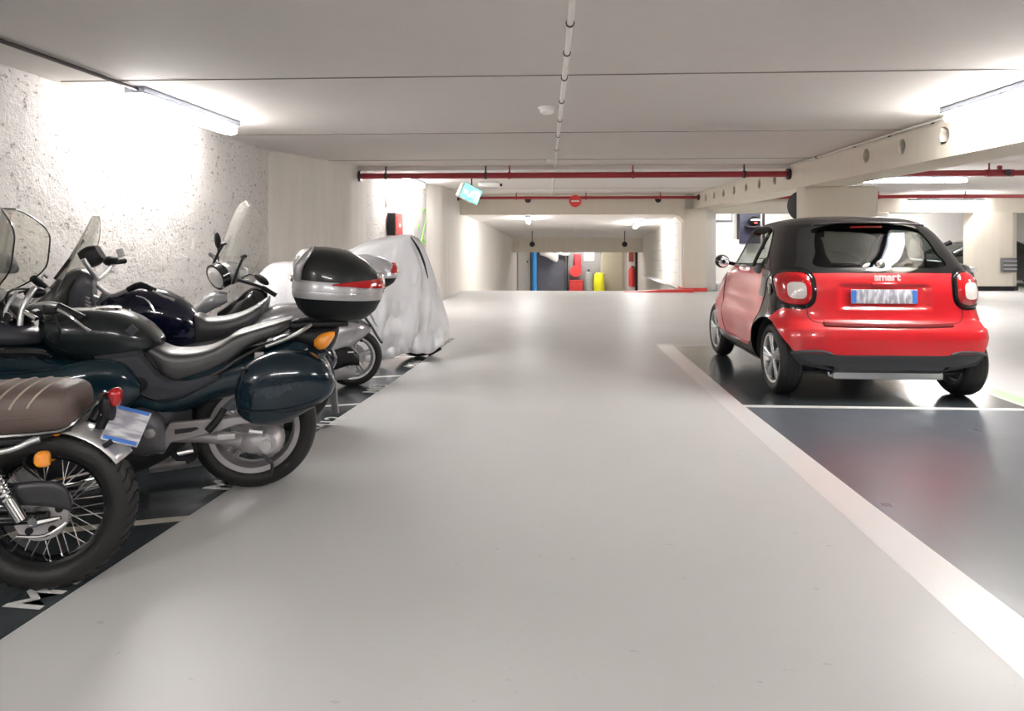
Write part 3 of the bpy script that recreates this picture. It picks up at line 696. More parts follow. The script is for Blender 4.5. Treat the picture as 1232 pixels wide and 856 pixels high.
CX, CY = 2.725, 5.42      # centre line and rear bumper of the car
car = thing('small_car', 'small two-seat red hatchback with black roof and pillars parked in the slate bay', 'car', (CX, CY, 0), 0)
TAB = [  # z, y_rear, y_front, half width, rear exponent, front exponent
    (.20, .13, 2.58, .76, 7, 3.8), (.27, .035, 2.66, .835, 7.5, 3.8), (.385, .0, 2.69, .878, 8, 3.8), (.50, .0, 2.69, .885, 8, 3.8), (.575, .012, 2.68, .880, 8, 3.8),
    (.625, .05, 2.67, .868, 8, 3.8), (.66, .085, 2.66, .858, 8, 3.8), (.75, .10, 2.62, .845, 7.8, 3.6), (.88, .105, 2.52, .828, 7.8, 3.4), (.97, .12, 2.32, .815, 7.6, 3.2),
    (1.03, .14, 2.06, .800, 7.2, 3.1), (1.10, .175, 1.95, .775, 6.8, 3.1), (1.20, .24, 1.80, .738, 6.4, 3.1), (1.30, .315, 1.66, .698, 6.0, 3.1), (1.38, .38, 1.54, .660, 5.6, 3.1),
    (1.43, .43, 1.45, .622, 5.0, 3.0), (1.465, .475, 1.36, .575, 3.8, 2.8), (1.49, .53, 1.26, .49, 3.4, 2.8), (1.507, .62, 1.14, .37, 3.0, 2.8), (1.517, .74, 1.0, .2, 2.6, 2.6), (1.520, .84, .90, .06, 2.2, 2.2)]
YR, YF, RW = .37, 2.243, .30       # axle positions from the rear bumper, wheel radius
def spow(v, e): return math.copysign(abs(v) ** e, v)
NS = 288
zs = []
z = .20
while z < 1.43: zs.append(z); z += .0125
zs += [1.43, 1.44, 1.45, 1.46, 1.47, 1.48, 1.487, 1.494, 1.500, 1.506, 1.511, 1.515, 1.518, 1.520]
body = MB(); rings = []
yc = 1.30
for z in zs:
    yr, yf, w, nr, nf = interp(TAB, z)
    ring = []
    ycc = min(max(yc, yr + .05), yf - .05) if z < 1.4 else (yr + yf) / 2 * smoothstep(1.4, 1.5, z) + yc * (1 - smoothstep(1.4, 1.5, z))
    for j in range(NS):
        # start at the rear centre, run round the left side
        a = -PI / 2 - 2 * PI * j / NS
        # spread the samples so that flat faces get enough of them
        a = a + .13 * math.sin(4 * a) * (-1)
        ca, sa = math.cos(a), math.sin(a)
        n = nr if sa < 0 else nf
        x = w * spow(ca, 2 / n); y = ycc + ((ycc - yr) if sa < 0 else (yf - ycc)) * spow(sa, 2 / n)
        # arches swell over the wheels, the flank hollows above the sill
        flank = smoothstep(.5, .75, abs(x) / w)
        for ya, amp in ((YR + .02, .02), (YF, .018)):
            g = math.exp(-((y - ya) / .30) ** 2) * math.exp(-((z - .47) / .22) ** 2); x += math.copysign(amp * g * flank, x)
        g = math.exp(-((y - 1.3) / .45) ** 2); x -= math.copysign((.035 * math.exp(-((z - .42) / .13) ** 2) - .010 * math.exp(-((z - .80) / .05) ** 2) + .012 * math.exp(-((z - .68) / .06) ** 2)) * g * flank, x)
        # sunken pocket for the plate
        if y < .6 and .6 < z < 1.1:
            px_ = 1 - smoothstep(.32, .37, abs(x)); pz_ = smoothstep(.735, .765, z) * (1 - smoothstep(.925, .945, z)); y += .022 * px_ * pz_
        ring.append(body.v((x, y, z)))
    rings.append(ring)
body.skin(rings, True, True, True)
bm = body.bm
bmesh.ops.remove_doubles(bm, verts=bm.verts, dist=1e-4)
bmesh.ops.recalc_face_normals(bm, faces=bm.faces)
BIG = 1e3
def sq(u, v, a, b, n):   # signed superellipse
    return (abs(u / a) ** n + abs(v / b) ** n) ** (1 / n) - 1
def polyd(pts, x, y):    # signed distance to polygon (negative inside)
    d = 1e9; ins = False; n = len(pts)
    for i in range(n):
        x0, y0 = pts[i]; x1, y1 = pts[(i + 1) % n]
        ex, ey = x1 - x0, y1 - y0; t = max(0, min(1, ((x - x0) * ex + (y - y0) * ey) / (ex * ex + ey * ey)))
        d = min(d, math.hypot(x - x0 - ex * t, y - y0 - ey * t))
        if (y0 > y) != (y1 > y) and x < (x1 - x0) * (y - y0) / (y1 - y0) + x0: ins = not ins
    return -d if ins else d
def spl(pts, sub=5):
    n = len(pts); out = []
    for i in range(n):
        p0, p1, p2, p3 = (Vector(pts[(i + k - 1) % n]) for k in range(4))
        for k in range(sub):
            f = k / sub; out.append(tuple(.5 * (2 * p1 + (p2 - p0) * f + (2 * p0 - 5 * p1 + 4 * p2 - p3) * f * f + (3 * p1 - p0 - 3 * p2 + p3) * f ** 3)))
    return out
def onside(f):
    return lambda c: f(c) if abs(c.x) > .42 else .5
def onrear(f):
    return lambda c: f(c) if c.y < .72 else .5
SIDEWIN = spl([(.62, 1.075), (.66, 1.20), (.73, 1.33), (.84, 1.405), (1.1, 1.43), (1.33, 1.40), (1.55, 1.25), (1.74, 1.09), (1.74, 1.055), (1.2, 1.05), (.75, 1.055)])
DOOR = spl([(.50, 1.045), (.475, .95), (.49, .80), (.55, .66), (.66, .50), (.74, .385), (.95, .35), (1.4, .35), (1.66, .37), (1.75, .60), (1.80, .90), (1.78, 1.045), (1.2, 1.04)])
g_arch_r = onside(lambda c: math.hypot(c.y - YR, c.z - RW) - .345)
g_arch_f = onside(lambda c: math.hypot(c.y - YF, c.z - RW) - .345)
g_door = onside(lambda c: polyd(DOOR, c.y, c.z))
g_side = onside(lambda c: polyd(SIDEWIN, c.y, c.z))
HATCH = spl([(-.60, 1.20), (-.605, .90), (-.61, .72), (-.585, .655), (-.50, .632), (-.3, .628), (0, .627), (.3, .628), (.50, .632), (.585, .655), (.61, .72), (.605, .90), (.60, 1.20), (0, 1.3)])
g_hatch = onrear(lambda c: polyd(HATCH, c.x, c.z))
g_belt = lambda c: c.z - (1.035 if c.y < 1.0 else 1.035 - .02 * (c.y - 1))
RWIN = spl([(-.66, 1.042), (-.635, 1.15), (-.585, 1.31), (-.51, 1.41), (-.25, 1.438), (0, 1.443), (.25, 1.438), (.51, 1.41), (.585, 1.31), (.635, 1.15), (.66, 1.042), (.3, 1.035), (0, 1.033), (-.3, 1.035)])
g_rwin = onrear(lambda c: polyd(RWIN, c.x, c.z))
RWIN2 = spl([(-.50, 1.085), (-.49, 1.2), (-.455, 1.33), (-.38, 1.39), (0, 1.405), (.38, 1.39), (.455, 1.33), (.49, 1.2), (.50, 1.085), (0, 1.08)])
g_rclear = onrear(lambda c: polyd(RWIN2, c.x, c.z))
g_bump = lambda c: c.z - (.387 + .012 * smoothstep(.35, .6, abs(c.x)))           # black apron below
def g_black(c):   # black cell: band behind the door, over the lights, up into the roof (positive = red)
    if c.y < .45:       # rear corner: black shoulder round the light down to z .755
        return (.768 + .0 * abs(c.x)) - c.z + BIG * 0
    return .5
g_corner = onrear(lambda c: max(c.z * -1 + .765, .0) if False else (.765 + .05 * smoothstep(.84, .80, abs(c.x)) * 0) - c.z)
# band edge between black cell and red rear quarter on the flank
BAND = spl([(-.3, .765), (.10, .765), (.20, .74), (.27, .69), (.33, .645), (.52, .60), (.62, .50), (.70, .36), (.74, .18), (2.0, .18), (2.0, .345), (1.66, .345), (1.4, .325), (.95, .325), (.80, .36), (.72, .48), (.60, .64), (.52, .80), (.5, 1.0), (.6, 1.3), (-.3, 1.3)])
g_band = onside(lambda c: polyd(BAND, c.y, c.z))
WSHI = lambda c: (c.z - 1.06)
g_wsA = lambda c: (.75 * (0 if c.y < 1.4 else 1)) and (abs(c.x) - (.765 - .34 * (c.z - 1.05))) if c.y > 1.5 and 1.05 < c.z < 1.45 else .5
g_apron_side = onside(lambda c: c.z - .335)
def light_g(side):
    return lambda c: (sq(c.x - side * .682, c.z - .905, .116, .134, 3.2) * .12) if c.y < .6 and c.x * side > 0 else .5
gl_l, gl_r = light_g(-1), light_g(1)
def lclear(side):
    return lambda c: (sq(c.x - side * .672, c.z - .888, .058, .064, 3.4) * .06) if c.y < .6 and c.x * side > 0 else .5
gc_l, gc_r = lclear(-1), lclear(1)
def lhouse(side):
    return lambda c: (sq(c.x - side * .69, c.z - .91, .158, .172, 3.0) * .16) if c.y < .62 and c.x * side > .3 else .5
gh_l, gh_r = lhouse(-1), lhouse(1)
for g in (g_arch_r, g_arch_f, g_door, g_side, g_hatch, g_rwin, g_rclear, g_bump, g_band, gl_l, gl_r, gc_l, gc_r, gh_l, gh_r, lambda c: c.z - 1.445, lambda c: g_wsA(c), lambda c: c.z - 1.0 if c.y > 1.8 else .5):
    isocut(bm, g)
def side_of(c): return 1 if c.x > 0 else -1
def classify(c):
    if g_arch_r(c) < 0 or g_arch_f(c) < 0: return None
    for s, gl, gc in ((-1, gl_l, gc_l), (1, gl_r, gc_r)):
        if gl(c) < 0: return ('clear' if gc(c) < 0 else 'light', s)
    if gh_l(c) < 0 or gh_r(c) < 0: return ('cell', 0)
    if g_rclear(c) < 0: return ('rear_glass', 0)
    if g_rwin(c) < 0: return ('rear_edge', 0)
    if g_side(c) < 0: return ('side_glass', side_of(c))
    if c.z > 1.443: return ('roof', 0)
    if g_hatch(c) < 0 and c.z < 1.05: return ('hatch', 0)
    if g_door(c) < 0: return ('door', side_of(c))
    if g_wsA(c) < 0: return ('windscreen', 0)
    if c.z < .225: return ('under', 0)
    if g_bump(c) < 0 and (c.y < .5): return ('apron', 0)
    if g_band(c) < 0 and abs(c.x) > .42: return ('cell', 0)
    if c.z > 1.03: return ('cell', 0)
    if c.y < .45 and c.z > .765: return ('cell', 0)
    if c.z < .33 and c.y > .5: return ('sill', side_of(c) if c.y < 2.2 else 0)
    if c.y < 1.0: return ('bumper', 0)
    return ('front', 0)
groups = {}
for f in bm.faces:
    k = classify(f.calc_center_median())
    if k: groups.setdefault(k, []).append(f)
bm.normal_update()
NRM = {v: v.normal.copy() for v in bm.verts}
def piece(keys, name, m, parent, push=None, matlist=None):
    mb = MB(); mp = {}; used = []
    for k in keys:
        for f in groups.get(k, []):
            vs = []
            for v in f.verts:
                if v not in mp:
                    co = v.co.copy()
                    if push: co += NRM[v] * push(co)
                    mp[v] = mb.v(co); used.append(NRM[v])
                vs.append(mp[v])
            mb.f(vs)
    for f in mb.bm.faces: f.smooth = True
    me = D.meshes.new(name); mb.bm.verts.index_update()
    mb.bm.to_mesh(me); mb.bm.free()
    me.normals_split_custom_set_from_vertices([tuple(n) for n in used]) if not push else None
    me.materials.append(M[m]); o = D.objects.new(name, me); COL.objects.link(o); o.parent = parent
    return o
bodyo = piece([('bumper', 0)], 'rear_bumper', 'car_red', car)
piece([('front', 0)], 'front_fenders', 'car_red', car)
hatch = piece([('hatch', 0)], 'tailgate', 'car_red', car)
piece([('cell', 0)], 'body_shell', 'car_black', car)
piece([('roof', 0)], 'roof', 'car_roof', car)
piece([('apron', 0)], 'bumper_apron', 'car_trim', car)
for s_ in (-1, 0, 1): piece([('sill', s_)], 'sill', 'car_trim', car)
piece([('under', 0)], 'underbody', 'car_trim', car)
rg = piece([('rear_glass', 0)], 'rear_window', 'win_rear', car)
piece([('rear_edge', 0)], 'window_border', 'car_glass_black', rg)
piece([('windscreen', 0)], 'windscreen', 'win', car)
M['lens_clear'] = mat('lamp_clear_lens', (.78, .72, .68), .1, coat=1, bump=.3, bscale=50)
for s, gl in ((-1, gl_l), (1, gl_r)):
    d = piece([('door', s)], 'door', 'car_red', car)
    piece([('side_glass', s)], 'side_window', 'win', d)
    lt = piece([('light', s)], 'tail_light', 'red_refl', car, push=lambda c, gl=gl: .030 * max(0, min(1, -gl(c) / .05)) ** .5 + .004)
    piece([('clear', s)], 'clear_lens', 'lens_clear', lt, push=lambda c: .036)
    # black ring that frames the light
    b = MB()
    yr_ = .0
    fr = []
    for k in range(41):
        a = 2 * PI * k / 40; x = s * .682 + .120 * spow(math.cos(a), 2 / 3.2); zz = .905 + .138 * spow(math.sin(a), 2 / 3.2)
        yr, yf, w, nr, nf = interp(TAB, zz); q = min(.999, abs(x) / w); y = yc - (yc - yr) * (1 - q ** nr) ** (1 / nr); fr.append((x, y - .006, zz))
    b.tube(fr, .012, 8); b.build('light_surround', 'car_black', lt)
# door seam, hatch seam: thin dark grooves that follow the shut lines
def surf(y, z, s):
    yr, yf, w, nr, nf = interp(TAB, z); n = nr if y < yc else nf; q = min(.999, abs(y - yc) / ((yc - yr) if y < yc else (yf - yc))); x = w * (1 - q ** n) ** (1 / n)
    for ya, amp in ((YR + .02, .02), (YF, .018)): x += amp * math.exp(-((y - ya) / .30) ** 2) * math.exp(-((z - .47) / .22) ** 2)
    g = math.exp(-((y - 1.3) / .45) ** 2); x -= (.035 * math.exp(-((z - .42) / .13) ** 2) - .010 * math.exp(-((z - .80) / .05) ** 2) + .012 * math.exp(-((z - .68) / .06) ** 2)) * g
    return Vector((s * x, y, z))
def rsurf(x, z, off=0):
    yr, yf, w, nr, nf = interp(TAB, z); q = min(.999, abs(x) / w); y = yc - (yc - yr) * (1 - q ** nr) ** (1 / nr)
    if .6 < z < 1.1: y += .022 * (1 - smoothstep(.32, .37, abs(x))) * smoothstep(.735, .765, z) * (1 - smoothstep(.925, .945, z))
    return Vector((x, y - off, z))
for s in (-1, 1):
    b = MB(); b.tube([surf(y, z, s) for y, z in DOOR + DOOR[:1]], .0035, 5); b.build('door_seam', 'gap', car)
    b = MB(); b.tube([surf(y, z, s) for y, z in SIDEWIN + SIDEWIN[:1]], .007, 6); b.build('window_seal', 'car_glass_black', car)
    # slim pillar that splits off the small rear pane
    b = MB(); b.tube([surf(.94, 1.06, s), surf(.90, 1.2, s), surf(.86, 1.32, s), surf(.86, 1.40, s)][:4], .016, 8, 3); b.build('window_divider', 'car_black', car)
    b = MB(); b.loft([(0, -.035, .0, .004, 2.6, 0), (.04, -.05, .03, .035, 2.6, 0), (.1, -.05, .035, .04, 2.6, 0), (.19, -.03, .01, .02, 2.6, 0)], 12)
    R = Matrix.Rotation(0, 3, 'Z')
    for v in b.bm.verts: v.co = Vector((s * (.80 + v.co.y * .6), .66 + v.co.x, 1.045 + v.co.z))
    b.build('door_handle', 'car_trim', car)
    b = MB()
    b.tube([surf(1.66, 1.05, s), surf(1.66, 1.05, s) + Vector((s * .07, -.02, .015))], .02, 8)
    ms = b.build('mirror_stalk', 'car_black', car)
    b = MB(); b.ell((s * .90, 1.62, 1.08), (.075, .06, .07), n=24, m=14); mh = b.build('mirror_shell', 'car_black', car)
    b = MB(); b.lathe([(0, 0), (.055, 0), (.055, .004)], (s * .90, 1.563, 1.08), (0, -1, 0), 20); b.build('mirror_glass', 'chrome', mh)
b = MB(); b.tube([rsurf(x, z, -.001) for x, z in HATCH if z < 1.04], .004, 5); b.build('tailgate_seam', 'gap', hatch)
b = MB()
for i, (x, z) in enumerate([(-.50, .622), (-.3, .612), (0, .609), (.3, .612), (.50, .622)]): pass
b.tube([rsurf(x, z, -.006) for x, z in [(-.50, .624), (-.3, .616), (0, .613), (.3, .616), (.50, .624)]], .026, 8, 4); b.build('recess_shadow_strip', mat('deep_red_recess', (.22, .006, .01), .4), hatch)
# plate and its lamp bar, name badge, rear wiper seat, emblem
t = MB(); t.box((0, 0, 0), (.52, .012, .115), bev=.004); pl = t.build('number_plate', 'plate', car); pl.location = rsurf(0, .845, .012) + Vector((.0, .0, 0))
for s in (-1, 1):
    b = MB(); b.box((s * .24, -.0075, 0), (.04, .002, .105)); b.build('blue_band', 'blue_plate', pl)
b = MB(); b.box((0, .0, .0), (.20, .03, .022), bev=.006); o = b.build('plate_lamp_bar', 'car_red', car); o.location = rsurf(0, .945, .004)
me = text_mesh('smart', .085, .004, 'badge_text', .0028, 1.05); me.materials.append(M['badge'])
o = D.objects.new('lettering_badge', me); COL.objects.link(o); o.parent = car; o.location = rsurf(0.03, 1.0, .006); o.rotation_euler = (PI / 2, 0, 0)
b = MB(); b.lathe([(0, .0), (.036, 0), (.036, .012), (.028, .016), (0, .016)], rsurf(.0, 1.10, .0), (0, -1, .3), 28); em = b.build('emblem', 'chrome', car)
b = MB(); b.ell(rsurf(-.115, 1.095, .006), (.036, .006, .016), Matrix.Rotation(-.5, 3, 'Y')); b.build('window_sticker', 'white_pl', rg)
b = MB(); b.tube([rsurf(-.14, 1.413, .012), rsurf(0, 1.417, .012), rsurf(.12, 1.416, .012)], .009, 8); b.build('high_brake_light', 'red_refl', car)
b = MB(); b.loft([(-.46, 1.418, 1.437, .02, 2.5, .40), (-.2, 1.44, 1.458, .05, 2.5, .395), (.2, 1.44, 1.458, .05, 2.5, .395), (.46, 1.418, 1.437, .02, 2.5, .40)], 14, 5); b.build('roof_spoiler', 'car_roof', car)
for s in (-1, 1):
    b = MB(); b.tube([rsurf(s * .46, .395, .004), rsurf(s * .55, .415, .004), rsurf(s * .68, .41, .004), rsurf(s * .76, .39, .004)], .012, 8, 4); b.build('bumper_reflector_trim', 'car_trim', car)
# exhaust, silver under-tray, rear axle
b = MB(); b.tube([(-.42, .12, .215), (-.42, .5, .23)], .026, 12); b.build('exhaust_tip', 'chrome', car)
b = MB(); b.box((.02, .14, .215), (.86, .12, .075), bev=.015); b.build('silver_tray', 'alloy', car)
b = MB(); b.box((0, 1.3, .25), (1.3, 2.2, .12), bev=.03); b.tube([(-.7, YR, .30), (.7, YR, .30)], .035, 10); b.tube([(-.7, YF, .30), (.7, YF, .30)], .03, 10); b.build('chassis', 'car_trim', car)
# wheels and dark arch liners
for y, wd in ((YR, .185), (YF, .165)):
    for s in (-1, 1):
        wheel(car, RW, wd, .205, (s * (.822 - wd / 2), y, RW), (s, 0, 0), 5, 'alloy', name='wheel')
        b = MB(); b.lathe([(.352, -.30), (.352, .0), (.345, .012)], (s * (.815), y, RW), (s, 0, 0), 40)
        b.lathe([(0, 0), (.352, 0)], (s * .515, y, RW), (s, 0, 0), 40)
        for v in b.bm.verts:
            if v.co.z < .24: v.co.z = .24
            v.co.y = max(.06, v.co.y)
            v.co.x = s * min(abs(v.co.x), abs(surf(v.co.y, v.co.z, s).x) - .012)
        b.build('arch_liner', 'car_trim', car)
# cabin: floor, seats, dash, wheel, dark lining inside the shell
mb = MB(); mp = {}
for k, fs in groups.items():
    if k[0] in ('rear_glass', 'side_glass', 'windscreen'): continue
    for f in fs:
        vs = []
        for v in f.verts:
            if v not in mp: mp[v] = mb.v(v.co - NRM[v] * .018)
            vs.append(mp[v])
        mb.f(list(reversed(vs)))
for f in mb.bm.faces: f.smooth = True
me = D.meshes.new('cabin_lining'); mb.bm.to_mesh(me); mb.bm.free(); me.materials.append(M['liner']); o = D.objects.new('cabin_lining', me); COL.objects.link(o); o.parent = car
b = MB(); b.box((0, .55, .68), (1.28, .62, .5), bev=.05); b.box((0, 1.3, .42), (1.4, 1.2, .1)); b.build('luggage_floor', 'liner', car)
for s in (-1, 1):
    b = MB()
    for v in []: pass
    b.box((s * .36, 1.12, .62), (.50, .50, .16), bev=.06)
    b.build('seat_cushion', 'seat', car)
    b = MB(); st = []
    q = MB()
    q.loft([(.62, -.09, .09, .25, 3, 0), (.85, -.08, .08, .26, 3, 0), (1.05, -.07, .06, .24, 3, 0), (1.17, -.05, .05, .17, 3, 0), (1.30, -.045, .045, .125, 3, 0), (1.345, -.03, .03, .08, 3, 0)], 20)
    for v in q.bm.verts: v.co = Vector((s * .36 + v.co.y, .90 - (v.co.x - .62) * .22 + v.co.z, v.co.x))
    q.build('seat_back', 'seat', car)
b = MB(); b.loft([(-.68, .7, .98, .14, 3, 1.75), (0, .7, 1.03, .16, 3, 1.75), (.68, .7, .98, .14, 3, 1.75)], 16); b.build('dashboard', 'liner', car)
b = MB(); b.lathe([(.155, -.012), (.185, -.012), (.185, .012), (.155, .012), (.155, -.012)], (-.36, 1.52, .98), (0, -1, .4), 28); b.build('steering_wheel', 'liner', car)
b = MB(); b.box((0, 1.55, 1.36), (.22, .03, .06), bev=.01); b.build('rear_view_mirror', 'liner', car)
b = MB(); b.box((-.28, 1.93, 1.10), (.34, .02, .01)); b.build('wiper', 'black_pl', car)
b = MB(); b.tube([surf(.38, .98, -1) + Vector((-.002, 0, 0)), surf(.46, .985, -1) + Vector((-.002, 0, 0))], .008, 6); b.build('green_reflection_tag', mat('teal_tag', (.02, .45, .35), .3), car) if False else None
for s in (-1, 1):
    b = MB(); b.ell((s * .60, 2.52, .72), (.12, .06, .11), n=20, m=12); b.build('headlight', 'clear', car)
b = MB(); b.lathe([(.0, 0), (.055, 0), (.058, .004), (.052, .007), (0, .007)], surf(.40, .87, -1) - Vector((-.003, 0, 0)), (-1, 0, 0), 24)
b.build('fuel_cap', 'car_black', car)

# ================================================================ MOTORCYCLES
M['teal'] = mat('dark_teal_paint', (.004, .020, .032), .16, coat=.7, spec=.2, var=.15, coat_r=.04)
M['teal_case'] = mat('pannier_blue_black', (.004, .015, .026), .2, coat=.7, spec=.2, var=.15)
M['grey_tank'] = mat('graphite_tank_paint', (.014, .021, .023), .24, coat=.6, var=.1, spec=.3)
M['grey_panel'] = mat('grey_side_panel', (.045, .048, .062), .4, coat=.2)
M['seat_black'] = mat('black_vinyl_seat', (.034, .033, .035), .46, bump=.08, bscale=140, spec=1, coat=.5, coat_r=.42)
M['navy'] = mat('navy_paint', (.005, .006, .024), .12, coat=.8, var=.1, spec=.2)
M['brown_seat'] = mat('brown_leather_seat', (.13, .095, .082), .42, bump=.2, bscale=120, var=.2)
M['piping'] = mat('seat_piping', (.45, .36, .30), .5)
M['black_gloss'] = mat('black_gloss', (.008, .009, .010), .16, coat=.7, spec=.3)
M['case_silver'] = mat('case_silver', (.46, .46, .47), .32, .4, coat=.4)
M['case_top'] = mat('case_dark_lid', (.010, .012, .012), .3, coat=.4, spec=.3)
M['case_base'] = mat('case_base_black', (.008, .010, .011), .5, spec=.3)
M['rim_grey'] = mat('rim_grey', (.42, .40, .41), .35, .5)
M['screen'] = glass('screen_tinted', (.95, .95, .92), .01, fk=.5, opac=.03, ocol=(.75, .74, .68))
M['screen_clear'] = glass('screen_clear', (.95, .955, .94), .01, fk=.5, opac=.10, ocol=(.84, .83, .78))
M['cover'] = mat('silver_cover_cloth', (.76, .765, .79), .42, .1, bump=.5, bscale=22, var=.06)
M['spoke'] = mat('spoke_steel', (.75, .75, .74), .2, .9)
M['silver_paint'] = mat('silver_scooter_paint', (.42, .42, .44), .25, .5, coat=.8)

def raydir(px, py):
    xc = (px - 616) / FOC; zc = (288 - py) / FOC
    return Vector((math.cos(YAW) * xc - math.sin(YAW), math.sin(YAW) * xc + math.cos(YAW), zc))
class Side:
    """reads the photograph's outline of a bike in that bike's own upright plane: (u forward, z up) at sideways offset v"""
    def __init__(s, x, y, ang):
        s.o = Vector((x, y, 0)); a = math.radians(ang)
        s.u = Vector((-math.cos(a), -math.sin(a), 0)); s.v = Vector((math.sin(a), -math.cos(a), 0)); s.rz = math.atan2(s.u.y, s.u.x)
    def __call__(s, px, py, v=0):
        d = raydir(px, py); c = Vector((0, 0, CAMH)); p0 = s.o + s.v * v
        t = (p0 - c).dot(s.v) / d.dot(s.v); q = c + d * t - s.o
        return (q.dot(s.u), q.z)
    def p(s, px, py, v=0):
        u, z = s(px, py, v); return Vector((u, -0 + s.sy(v), z))
    def sy(s, v):     # sideways offset in the bike's local frame (x = forward, z = up)
        return v * Vector((-math.sin(s.rz), math.cos(s.rz), 0)).dot(s.v)
    def st(s, rows, v=0, e=2.4, yc=None, w=None):
        """rows: (px, py_top, py_bottom, halfwidth[, y]) -> loft stations"""
        out = []
        for r in rows:
            u, zt = s(r[0], r[1], v); _, zb = s(r[0], r[2], v)
            out.append((u, min(zb, zt), max(zb, zt), r[3], e, s.sy(v if len(r) < 5 else r[4])))
        return out
def quad_strip(mb, a, b, c, d): mb.f([mb.v(a), mb.v(b), mb.v(c), mb.v(d)])

def spoked_wheel(parent, R, W, rimR, c, name='wheel', n=36, hub=.055):
    h = W / 2; c = Vector(c); ax = Vector((0, 1, 0))
    t = MB()
    prof = [(rimR, -h * .62), (rimR + .02, -h * .85)] + [(rimR + .02 + (R - rimR - .02) * math.sin(PI / 2 * k / 7) ** .8, -h * math.cos(PI / 2 * k / 7) ** .55 * .98) for k in range(1, 7)] + [(R, 0)]
    prof = prof + [(r, -q) for r, q in reversed(prof[:-1])] + [(rimR - .004, 0), (rimR, -h * .62)]
    t.lathe(prof, c, ax, 64); ty = t.build(name, 'rubber', parent, sharp=55)
    r = MB(); r.lathe([(rimR + .006, -h * .66), (rimR + .008, -h * .6), (rimR - .012, -h * .5), (rimR - .022, 0), (rimR - .012, h * .5), (rimR + .008, h * .6), (rimR + .006, h * .66)], c, ax, 56); r.build('rim', 'black_gloss' if n else 'rim_grey', ty)
    # slanting tread sipes
    g = MB()
    for k in range(40):
        a = 2 * PI * k / 40
        for sg in (-1, 1):
            pts = []
            for q in range(5):
                f = q / 4; th = a + (.02 + .11 * f) ; yy = sg * h * (.12 + .66 * f); rr = rimR + .02 + (R - rimR - .02) * (1 - min(1, abs(yy / h / .98)) ** 3.4) ** .42 + .001
                pts.append(c + Vector((math.cos(th) * rr, yy, math.sin(th) * rr)))
            g.tube(pts, .0048, 4)
    tag(g.build('tread_sipes', 'gap', ty), kind='stuff')
    if n:
        s = MB()
        for k in range(n):
            a = 2 * PI * k / n; sg = 1 if k % 2 else -1; a2 = a + (.42 if (k // 2) % 2 else -.42)
            s.tube([c + Vector((math.cos(a2) * hub, sg * .03, math.sin(a2) * hub)), c + Vector((math.cos(a) * (rimR - .014), sg * .008, math.sin(a) * (rimR - .014)))], .0022, 5)
        tag(s.build('spokes', 'spoke', ty), kind='stuff')
    b = MB(); b.lathe([(0, -.045), (hub, -.045), (hub, -.035), (hub * .6, -.03), (hub * .6, .03), (hub, .035), (hub, .045), (0, .045)], c, ax, 24); b.build('hub', 'cast_alu', ty)
    return ty

def cast_wheel(parent, R, W, rimR, c, rim_mat='rim_grey', spokes=5, name='wheel', near=1, ringw=.012):
    h = W / 2; c = Vector(c); ax = Vector((0, 1, 0)); t = MB()
    prof = [(rimR, -h * .7), (rimR + .012, -h * .9)] + [(rimR + .015 + (R - rimR - .015) * math.sin(PI / 2 * k / 7) ** .8, -h * math.cos(PI / 2 * k / 7) ** .5 * .99) for k in range(1, 7)] + [(R, 0)]
    prof = prof + [(r, -q) for r, q in reversed(prof[:-1])] + [(rimR - .004, 0), (rimR, -h * .7)]
    t.lathe(prof, c, ax, 64); ty = t.build(name, 'rubber', parent, sharp=55)
    r = MB(); r.lathe([(rimR + .006, -h * .8), (rimR + .006, -h * .86), (rimR - ringw, -h * .8), (rimR - ringw - .012, -h * .4), (rimR - ringw - .016, 0), (rimR - ringw - .012, h * .4), (rimR - ringw, h * .8), (rimR + .006, h * .86), (rimR + .006, h * .8)], c, ax, 56)
    for k in range(spokes):
        a = 2 * PI * (k + .3) / spokes
        for dd in (-.12, .12):
            r.tube([c + Vector((math.cos(a + dd * 1.4) * .05, 0, math.sin(a + dd * 1.4) * .05)), c + Vector((math.cos(a + dd) * (rimR - .02), 0, math.sin(a + dd) * (rimR - .02)))], [.016, .011], 8)
    r.lathe([(0, -h * .6), (.06, -h * .6), (.06, h * .6), (0, h * .6)], c, ax, 24)
    r.build('rim', rim_mat, ty)
    b = MB(); b.lathe([(.06, near * h * .62), (rimR * .62, near * h * .62), (rimR * .62, near * h * .70), (.06, near * h * .70)], c, ax, 36, True); b.build('brake_disc', 'cast_alu', ty)
    return ty
def moved(b, M3, off):
    for v in b.bm.verts: v.co = M3 @ v.co + Vector(off)
    return b

